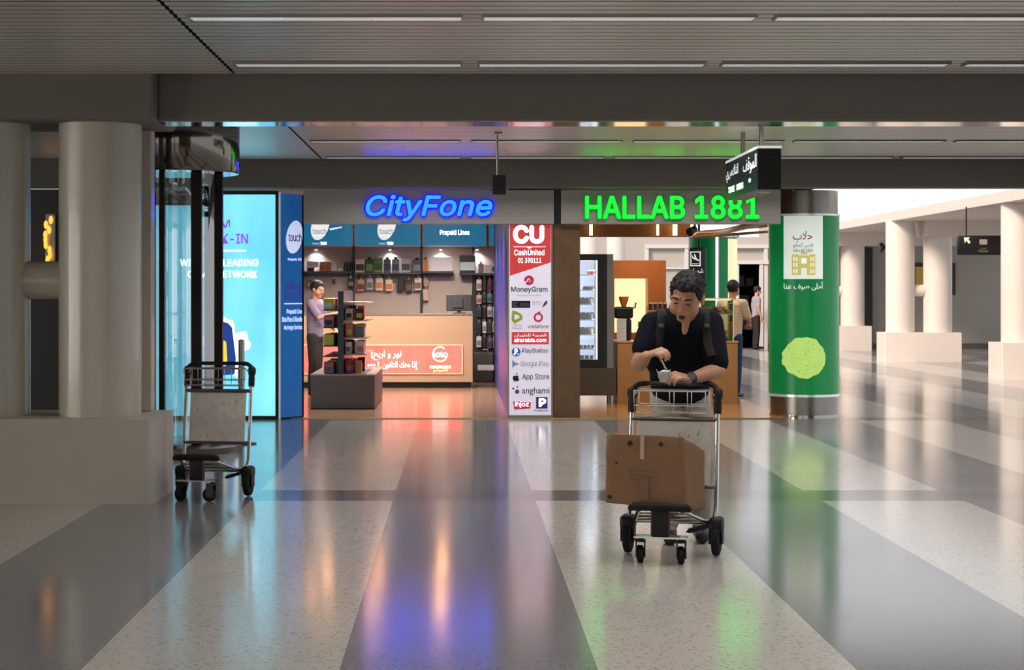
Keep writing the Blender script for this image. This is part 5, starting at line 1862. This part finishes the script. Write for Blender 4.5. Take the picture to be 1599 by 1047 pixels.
# orange cabinet with lit niche
YN = 29.0
ox0, ox1 = PX(958, YN), PX(1040, YN)
ozt = PZ(407, YN)
nx0, nx1, nz0, nz1 = PX(959.5, YN), PX(1012, YN), PZ(520, YN), PZ(435, YN)
t = thing('back_cabinet', 'orange wooden back cabinet with a bright warm niche', 'cabinet', ((ox0 + ox1) / 2, YN + 0.25, 0))
mb = MB()
mb.box(ox0, ox1, YN, YN + 0.5, nz1, ozt).box(nx1, ox1, YN, YN + 0.5, 0.006, nz1).box(ox0, nx1, YN, YN + 0.5, 0.006, nz0).box(ox0, nx0, YN, YN + 0.5, nz0, nz1)
mb.build('carcass', M_WOODORANGE, t)
MB().box(nx0, nx1, YN + 0.42, YN + 0.48, nz0, nz1).build('lit_back', mat('warm niche light', (255, 236, 190), emit=1.35, ergb=(255, 226, 170)), t)
# coffee machine, papers, plant, jars on the counter
t = thing('coffee_grinder', 'black coffee grinder silhouetted against the warm niche', 'coffee grinder', (PX(975, YF + .35), YF + 0.35, cz))
gx = PX(974, YF + 0.35)
MB().rbox(gx - 0.09, gx + 0.10, YF + 0.25, YF + 0.45, cz + 0.001, cz + 0.30, 0.03).build('body', M_BLACK, t, smooth=True)
MB().rbox(gx - 0.13, gx + 0.12, YF + 0.22, YF + 0.46, cz + 0.30, cz + 0.46, 0.03).build('head', M_BLACK, t, smooth=True)
MB().lathe([(0.03, 0.46), (0.065, 0.56), (0.07, 0.60), (0.0, 0.60)], (gx, YF + 0.34, cz), 24, close=False).build('hopper', mat('amber hopper', (206, 116, 60), rough=0.2), t, smooth=True)
MB().tube([(gx + 0.1, YF + 0.3, cz + 0.44), (gx + 0.15, YF + 0.3, cz + 0.45), (gx + 0.16, YF + 0.3, cz + 0.52)], 0.012).build('lever', mat('lever brown', (110, 60, 36)), t, smooth=True)
bb = pbox(961, 978, 498, 532.5, YF + 0.1)
t = thing('paper_notice', 'white printed notice standing on the tan counter beside the fridge', 'notice', ((bb[0] + bb[1]) / 2, YF + 0.1, cz))
MB().box(bb[0] + .02, bb[1], YF + 0.1, YF + 0.106, cz + 0.001, bb[3]).build('sheet', mat('notice paper', (206, 200, 208), rough=0.6), t)
mb = MB()
for k in range(7):
    z = bb[3] - 0.03 - 0.035 * k
    mb.box(bb[0] + 0.03, bb[1] - 0.02 - 0.02 * (k % 3), YF + 0.098, YF + 0.1, z - 0.004, z)
mb.build('print_lines', mat('grey print', (140, 136, 146)), t)
MB().box(bb[0] + .03, bb[1] - 0.01, YF + 0.106, YF + 0.16, cz + 0.001, cz + 0.012).build('foot', mat('clear acrylic', (190, 190, 196), rough=0.1), t)
px_ = PX(1001, YF + 0.4)
t = thing('potted_plant', 'small bright green plant on the counter beside the coffee grinder', 'plant', (px_, YF + 0.4, cz))
MB().lathe([(0, 0.001), (0.05, 0.001), (0.065, 0.09), (0.055, 0.09), (0, 0.08)], (px_, YF + 0.4, cz), 20, close=False).build('pot', M_BLACK, t, smooth=True)
mb = MB()
rnd = random.Random(4)
for i in range(46):
    a, h = rnd.uniform(0, 2 * PI), rnd.uniform(0.10, 0.26)
    d = Vector((math.cos(a), math.sin(a), 0))
    b0 = Vector((px_, YF + 0.4, cz + 0.08))
    c = b0 + d * rnd.uniform(0.0, 0.07) + Vector((0, 0, h - 0.08))
    s = d.cross(Vector((0, 0, 1))) * 0.016
    e_ = c + d * 0.05 + Vector((0, 0, 0.01))
    mb.add([b0, c + s, e_, c - s], [(0, 1, 2, 3)])
mb.build('leaves', mat('bright leaves', (110, 170, 40), rough=0.5, var=0.3), t)
jn = 0
for row in range(2):
    for k in range(4):
        Yj = YN - 0.35
        x = PX(1016 + 7.5 * k, Yj)
        z = PZ(503 - 18 * row, Yj)
        if row == 0 and k == 0:
            rk = thing('spice_rack', 'small two-tier rack of jars before the orange cabinet', 'rack', (PX(1028, Yj), Yj, 0))
            for rr in range(2):
                zz_ = PZ(503 - 18 * rr, Yj)
                MB().box(PX(1010, Yj), PX(1045, Yj), Yj - 0.06, Yj + 0.06, zz_ - 0.012, zz_).build('shelf', mat('cream shelf', (226, 190, 150)), rk)
            for xx in (PX(1010, Yj), PX(1045, Yj)):
                MB().box(xx - 0.006, xx + 0.006, Yj - 0.06, Yj + 0.06, 0.006, PZ(478, Yj)).build('side', M_WOODORANGE, rk)
        j = thing('jar', '%s dark jar on the %s tier of the rack behind the man' % (['first', 'second', 'third', 'fourth'][k], ['lower', 'upper'][row]), 'jar', (x, Yj, z), 'jars on the small rack')
        MB().cyl((x, Yj, z + 0.0005), (x, Yj, z + 0.10), 0.03, n=16).build('glass', mat('dark jar', (56, 40, 32), rough=0.2), j, smooth=True)
        MB().cyl((x, Yj, z + 0.10), (x, Yj, z + 0.125), 0.031, n=16).build('lid', mat('cream lid', (228, 206, 176)), j, smooth=True)
# glass display case
dx0, dx1 = PX(1094, YF + 0.05), PX(1145, YF + 0.05)
dzt = PZ(467, YF + 0.05)
t = thing('display_case', 'glass sweets display case on the right end of the tan counter', 'display case', ((dx0 + dx1) / 2, YF + 0.3, cz))
MB().box(dx0, dx1, YF + 0.05, YF + 0.056, cz + 0.001, dzt).box(dx1 - 0.006, dx1, YF + 0.056, YF + 0.55, cz + 0.001, dzt).box(dx0, dx0 + 0.006, YF + 0.056, YF + 0.55, cz + 0.001, dzt).box(dx0, dx1, YF + 0.05, YF + 0.55, dzt, dzt + 0.006).build('glass', glass_mat('case glass', (0.94, 0.97, 0.95), 0.05), t)
mb = MB()
for xx in (dx0, dx1):
    mb.box(xx - 0.006, xx + 0.006, YF + 0.044, YF + 0.056, cz + 0.001, dzt)
mb.box(dx0, dx1, YF + 0.044, YF + 0.056, dzt - 0.004, dzt + 0.01)
mb.build('edge_trim', mat('bright case trim', (226, 216, 190), rough=0.3, emit=0.15), t)
zsf = PZ(490, YF + 0.05)
MB().box(dx0 + 0.008, dx1 - 0.008, YF + 0.07, YF + 0.53, zsf - 0.01, zsf).build('shelf', mat('case shelf', (216, 206, 176), emit=0.15), t)
MB().box(dx0 + 0.02, dx1 - 0.02, YF + 0.08, YF + 0.1, dzt - 0.02, dzt - 0.008).build('lamp', mat('case lamp', (255, 236, 200), emit=1.6), t)
for k, (u, rgb, nm) in enumerate(((0.25, (206, 120, 70), 'orange'), (0.68, (222, 150, 90), 'golden'))):
    x = dx0 + (dx1 - dx0) * u
    b = thing('pastry_tray', '%s pastries heaped on a tray in the glass display case' % nm, 'pastry tray', (x, YF + 0.25, zsf))
    MB().rbox(x - 0.09, x + 0.09, YF + 0.12, YF + 0.42, zsf + 0.0005, zsf + 0.016, 0.005).build('tray', M_BRUSH, b)
    mb = MB()
    rnd = random.Random(k)
    for i in range(26):
        mb.ell((x + rnd.uniform(-.07, .07), YF + 0.27 + rnd.uniform(-.12, .12), zsf + 0.03 + rnd.uniform(0, 0.05)), (0.03, 0.024, 0.02), nu=8, nv=6)
    o = mb.build('pastries', mat('pastry %s' % nm, rgb, rough=0.6, var=0.2), b, smooth=True)
    o['kind'] = 'stuff'
b = thing('sweets_tray', 'pale yellow sweets on the floor of the glass display case', 'sweets', ((dx0 + dx1) / 2, YF + 0.3, cz))
MB().box(dx0 + 0.03, dx1 - 0.03, YF + 0.1, YF + 0.5, cz + 0.001, cz + 0.015).build('tray', M_BRUSH, b)
mb = MB()
rnd = random.Random(12)
for i in range(40):
    mb.ell((rnd.uniform(dx0 + .06, dx1 - .06), YF + rnd.uniform(.14, .46), cz + 0.03 + rnd.uniform(0, 0.09)), (0.035, 0.03, 0.022), nu=8, nv=6)
o = mb.build('sweets', mat('yellow sweets', (228, 206, 110), rough=0.6, var=0.15), b, smooth=True)
o['kind'] = 'stuff'

# second green pillar, light tube, arrivals sign, light scallops at the bulkhead
G2X, G2Y, G2R = PX(1113, 31), 31.0, 0.40
t = thing('advertising_pillar', 'green wrapped pillar with cream panel behind the sweet shop worker', 'pillar', (G2X, G2Y, 0))
MB().cyl((G2X, G2Y, 0), (G2X, G2Y, 2.44), G2R, n=56).build('green_wrap', mat('green wrap', (0, 122, 66), rough=0.3, emit=0.16, ergb=(0, 140, 74)), t, smooth=True)
f2 = lambda u, v, w: Vector((G2X + u, G2Y - math.sqrt(max(1e-6, (G2R + w) ** 2 - u * u)), v))
MB().grid(PX(1136, 30.7) - G2X, 0.399, 1.35, 2.40, f2, 0.004, 8, 4).build('cream_panel', mat('cream print', (232, 232, 180), emit=0.6, ergb=(236, 236, 186)), t, smooth=True)
MB().lathe([(G2R, 2.42), (G2R + 0.03, 2.42), (G2R + 0.03, 2.5), (0, 2.5)], (G2X, G2Y, 0), 56, close=False).build('cap', M_STEEL, t, smooth=True)
x = PX(1119.5, 30.3)
t = thing('light_tube', 'upright white light tube in front of the second green pillar', 'lamp', (x, 30.3, 0.95))
MB().cyl((x, 30.3, 0.95), (x, 30.3, PZ(362, 30.3)), 0.022, n=14).build('tube', mat('white tube', (235, 240, 255), emit=1.4), t, smooth=True)
MB().cyl((x, 30.3, 0.006), (x, 30.3, 0.95), 0.02, n=14).cyl((x + .03, 30.3, 0.006), (x + .03, 30.3, PZ(362, 30.3)), 0.012, n=10).build('pole', M_BRUSH, t, smooth=True)
YA = 30.0
bb = pbox(1077, 1103, 387, 440, YA)
t = thing('arrivals_sign', 'black hanging sign with white landing plane pictogram behind the man', 'sign', ((bb[0] + bb[1]) / 2, YA, bb[2]))
MB().rbox(bb[0], bb[1], YA, YA + 0.08, bb[2], bb[3], 0.03, seg=3).build('panel', mat('sign charcoal', (44, 42, 46), rough=0.4), t, smooth=True)
f3 = front(YA)
mb = MB()
q = lambda a, b: (PX(a, YA), PZ(b, YA))
for a, b, c, d in ((1078, 1094, 393, 394.5), (1078, 1094, 414.5, 416), (1078, 1079.5, 394, 415), (1092.5, 1094, 394, 415)):
    mb.box(PX(a, YA), PX(b, YA), YA - 0.004, YA, PZ(d, YA), PZ(c, YA))
mb.box(PX(1080.5, YA), PX(1091.5, YA), YA - 0.004, YA, PZ(413, YA), PZ(411.8, YA))
mb.prism([q(1080.5, 399), q(1081.8, 399.5), q(1082.8, 402), q(1085, 403), q(1083.6, 396.5), q(1085.2, 397), q(1088, 404.3), q(1091, 405.8), q(1091.5, 407.5), q(1090.5, 408), q(1081.5, 404)], f3, 0.0, 0.004)
text_mb(mb, arabic('شمول'), pbox(1079, 1098, 419, 429, YA), f3, 0.004, bold=0.02, inter=False)
mb.build_parts('lettering', M_SIGNW, t)
MB().cyl((PX(1092, YA), YA + 0.04, bb[3]), (PX(1092, YA), YA + 0.04, 2.77), 0.018, n=12).build('rod', M_BLACK, t, smooth=True)
# pipes and canopy frame over the sweet shop
mb = MB()
mb.tube([P(1082, 366, 27.4), P(1130, 362, 26.5), P(1197, 346, 24.5)], 0.04, n=12)
mb.tube([P(1084, 371, 27.8), P(1200, 362, 27.0)], 0.02, n=10)
mb.tube([P(1150, 356, 26.0), P(1200, 352, 25.6)], 0.03, n=10)
t = mb.build('canopy_frame', mat('canopy metal', (190, 170, 150), rough=0.3, metal=0.6), smooth=True)
tag(t, 'pale metal canopy bars slanting under the fascia with green letters', 'frame')
t = thing('spotlight', 'black spotlight under the right end of the wooden bulkhead', 'lamp', P(1086, 362, 26.8))
c0 = P(1085, 358, 26.8)
MB().cyl(c0, c0 + Vector((-0.09, -0.08, -0.05)), 0.05, 0.06, n=18).build('head', M_BLACK, t, smooth=True)
MB().cyl(c0, (c0.x, c0.y, 2.77), 0.015, n=10).build('arm', M_BLACK, t, smooth=True)
M_SCALLOP = mat('warm scallop glow', (255, 226, 180), emit=5.0, ergb=(255, 205, 140))
wl = ['left end, above the cake fridge', 'middle, left of the bright one', 'bright middle one', 'right end, at the bulkhead corner']
for k, (px, r) in enumerate(((923, 0.022), (1027, 0.018), (1054, 0.034), (1080, 0.012))):
    x = PX(px, 27.3)
    t = thing('light_scallop', 'warm light scallop shaped as a glowing tube before the wooden bulkhead, %s' % wl[k], 'lamp', (x, 27.3, 2.36), 'warm light scallops before the wooden bulkhead')
    MB().cyl((x, 27.3, 2.35), (x, 27.3, 2.60), r, n=16).build('bulb', M_SCALLOP, t, smooth=True)  # scallop of light on the wood drawn as an emissive tube
    MB().cyl((x, 27.3, 2.60), (x, 27.3, 2.77), r * 0.8, n=12).build('holder', M_BRUSH, t, smooth=True)
# white columns in the court behind
for px in (921, 962):
    x = PX(px, 40)
    struct('column', MB().cyl((x, 40, 0), (x, 40, 3.2), 0.2, n=32), M_WHITECOL, smooth=True)

# ------------------------------------------------------------------ far right bay things
YR = 34.0
bb = pbox(1495, 1590, 368, 398.5, YR)
t = thing('direction_sign', 'black hanging sign with white arrow pointing up left in the far bay', 'sign', ((bb[0] + bb[1]) / 2, YR, bb[2]))
MB().rbox(bb[0], bb[1], YR, YR + 0.1, bb[2], bb[3], 0.03, seg=3).build('panel', M_BLACK, t, smooth=True)
f4 = front(YR)
q = lambda a, b: (PX(a, YR), PZ(b, YR))
mb = MB()
mb.prism([q(1505, 371), q(1514.5, 371), q(1512, 373.7), q(1515.5, 378.5), q(1513, 381), q(1508.8, 376), q(1506.5, 380)], f4, 0, 0.004)
mb.build('arrow', mat('cream arrow', (226, 216, 190), emit=0.35), t)
mb = MB()
mb.box(PX(1529.5, YR), PX(1541.5, YR), YR - 0.004, YR, PZ(382, YR), PZ(374, YR))
text_mb(mb, 'Baggage', pbox(1528, 1543, 391, 394, YR), f4, 0.004)
text_mb(mb, arabic('الوصول'), pbox(1531, 1540, 387, 390, YR), f4, 0.004, inter=False)
mb.build('pictogram', mat('grey pictogram', (150, 144, 134), emit=0.12), t)
for px in (1510, 1575):
    MB().cyl((PX(px, YR), YR + 0.05, bb[3]), (PX(px, YR), YR + 0.05, 3.08), 0.015, n=10).build('rod', M_BLACK, t, smooth=True)
bb = pbox(1425, 1492, 411, 461, 49.93)
t = thing('wall_poster', 'black framed yellow poster half hidden behind the far twin columns', 'poster', ((bb[0] + bb[1]) / 2, 49.95, bb[2]))
MB().box(bb[0], bb[1], 49.94, 49.99, bb[2], bb[3]).build('frame', M_BLACK, t)
MB().box(bb[0] + 0.08, bb[1] - 0.1, 49.93, 49.945, bb[2] + 0.08, bb[3] - 0.1).build('print', mat('yellow print', (212, 186, 90), rough=0.5, var=0.3, scale=4), t)
c0 = P(1374, 384, 48)
t = thing('security_camera', 'small black security camera left of the far twin columns', 'camera', c0)
MB().cyl(c0 + Vector((0.02, 0, 0.05)), c0 + Vector((0.12, -0.06, -0.08)), 0.045, 0.055, n=16).build('body', M_BLACK, t, smooth=True)
MB().cyl(c0 + Vector((0.03, 0, 0.05)), (c0.x + 0.03, c0.y, 2.72), 0.02, n=10).tube([c0 + Vector((0.1, -0.05, 0.0)), c0 + Vector((0.02, -0.05, -0.16))], 0.03).build('mount', M_BLACK, t, smooth=True)
# storeroom shelf with boxes seen through the dark doorway
YQ = 51.6
t = thing('storage_shelf', 'dark storeroom shelving seen through the back doorway', 'shelving', (7.85, YQ, 0))
for z in (0.5, 1.1, 1.7):
    MB().box(7.3, 8.4, YQ, YQ + 0.5, z - 0.03, z).build('shelf', M_SHELF, t)
for x in (7.3, 8.4):
    MB().box(x - 0.03, x + 0.03, YQ, YQ + 0.5, 0, 2.2).build('side', M_SHELF, t)
for px, z, w, h, nm in ((1155, 1.7, 0.26, 0.26, 'top'), (1163, 1.1, 0.24, 0.3, 'middle'), (1157, 0.5, 0.4, 0.3, 'low'), (1171, 1.7, 0.2, 0.2, 'top right')):
    x = PX(px, YQ)
    b = thing('storage_box', 'grey storage box on the %s shelf of the storeroom' % nm, 'box', (x, YQ + 0.2, z), 'boxes on the storeroom shelving')
    MB().rbox(x - w / 2, x + w / 2, YQ + 0.03, YQ + 0.4, z + 0.001, z + h, 0.01).build('body', mat('storage grey', (128, 120, 112), rough=0.7), b)
    MB().box(x - w / 2 - 0.008, x + w / 2 + 0.008, YQ + 0.022, YQ + 0.408, z + h, z + h + 0.03).build('lid', mat('storage lid', (100, 94, 90)), b)

# ------------------------------------------------------------------ lamps in the shops
M_DOWN = mat('warm downlight', (255, 220, 180), emit=42.0, ergb=(255, 180, 120))
dl = None
dn = [('left', (-1.95, 24.6)), ('left', (-1.95, 27.6)), ('middle', (-1.18, 25.0)), ('middle', (-1.18, 27.8)), ('right', (-0.25, 24.8)), ('right', (-0.25, 27.0)), ('right', (-0.25, 29.4))]
for k, (nm, (x, y)) in enumerate(dn):
    t = thing('downlight', 'warm round downlight in the phone shop ceiling, %s row at %s' % (nm, ['the front', 'the back', 'the front', 'the back', 'the front', 'the centre', 'the counter'][k]), 'downlight', (x, y, 2.74), 'warm downlights in the phone shop ceiling')
    MB().lathe([(0.075, 0.02), (0.075, 0.0), (0.1, 0.0), (0.1, 0.02)], (x, y, 2.74), 24, close=False).build('ring', M_BRUSH, t, smooth=True)
    MB().ell((x, y, 2.75), (0.074, 0.074, 0.06)).build('lens', M_DOWN, t, smooth=True)
    spot_light('downlight_beam', (x, y, 2.66), 210, (1.0, 0.88, 0.78), 150, 0.6, 0.05, (x, y + 0.4, 0))
for k, px in enumerate((492, 608, 688, 745)):
    x = PX(px, YB - 0.3)
    t = thing('shelf_spotlight', 'small white spotlight under the teal panels, %s from left' % ['first', 'second', 'third', 'fourth'][k], 'spotlight', (x, YB - 0.2, 2.2), 'spotlights under the teal panels')
    MB().cyl((x, YB - 0.07, 2.235), (x, YB - 0.07, 2.281), 0.03, n=16).build('body', M_DOORFRAME, t, smooth=True)
    MB().cyl((x, YB - 0.07, 2.23), (x, YB - 0.07, 2.236), 0.024, n=16).build('lens', mat('cool lens', (235, 240, 255), emit=8.0), t)
    spot_light('shelf_spot', (x, YB - 0.09, 2.222), 14.0, (0.95, 0.95, 1.0), 130, 0.8, 0.02, (x, YB - 0.05, 1.6))
for x, y in ((1.9, 24.0), (2.7, 23.6), (3.4, 23.8), (2.4, 26.3), (3.3, 26.3), (2.8, 28.3)):
    spot_light('sweet_shop_spot', (x, y, 2.74), 80, (1.0, 0.87, 0.70), 140, 0.7, 0.06, (x, y - 0.2, 0))
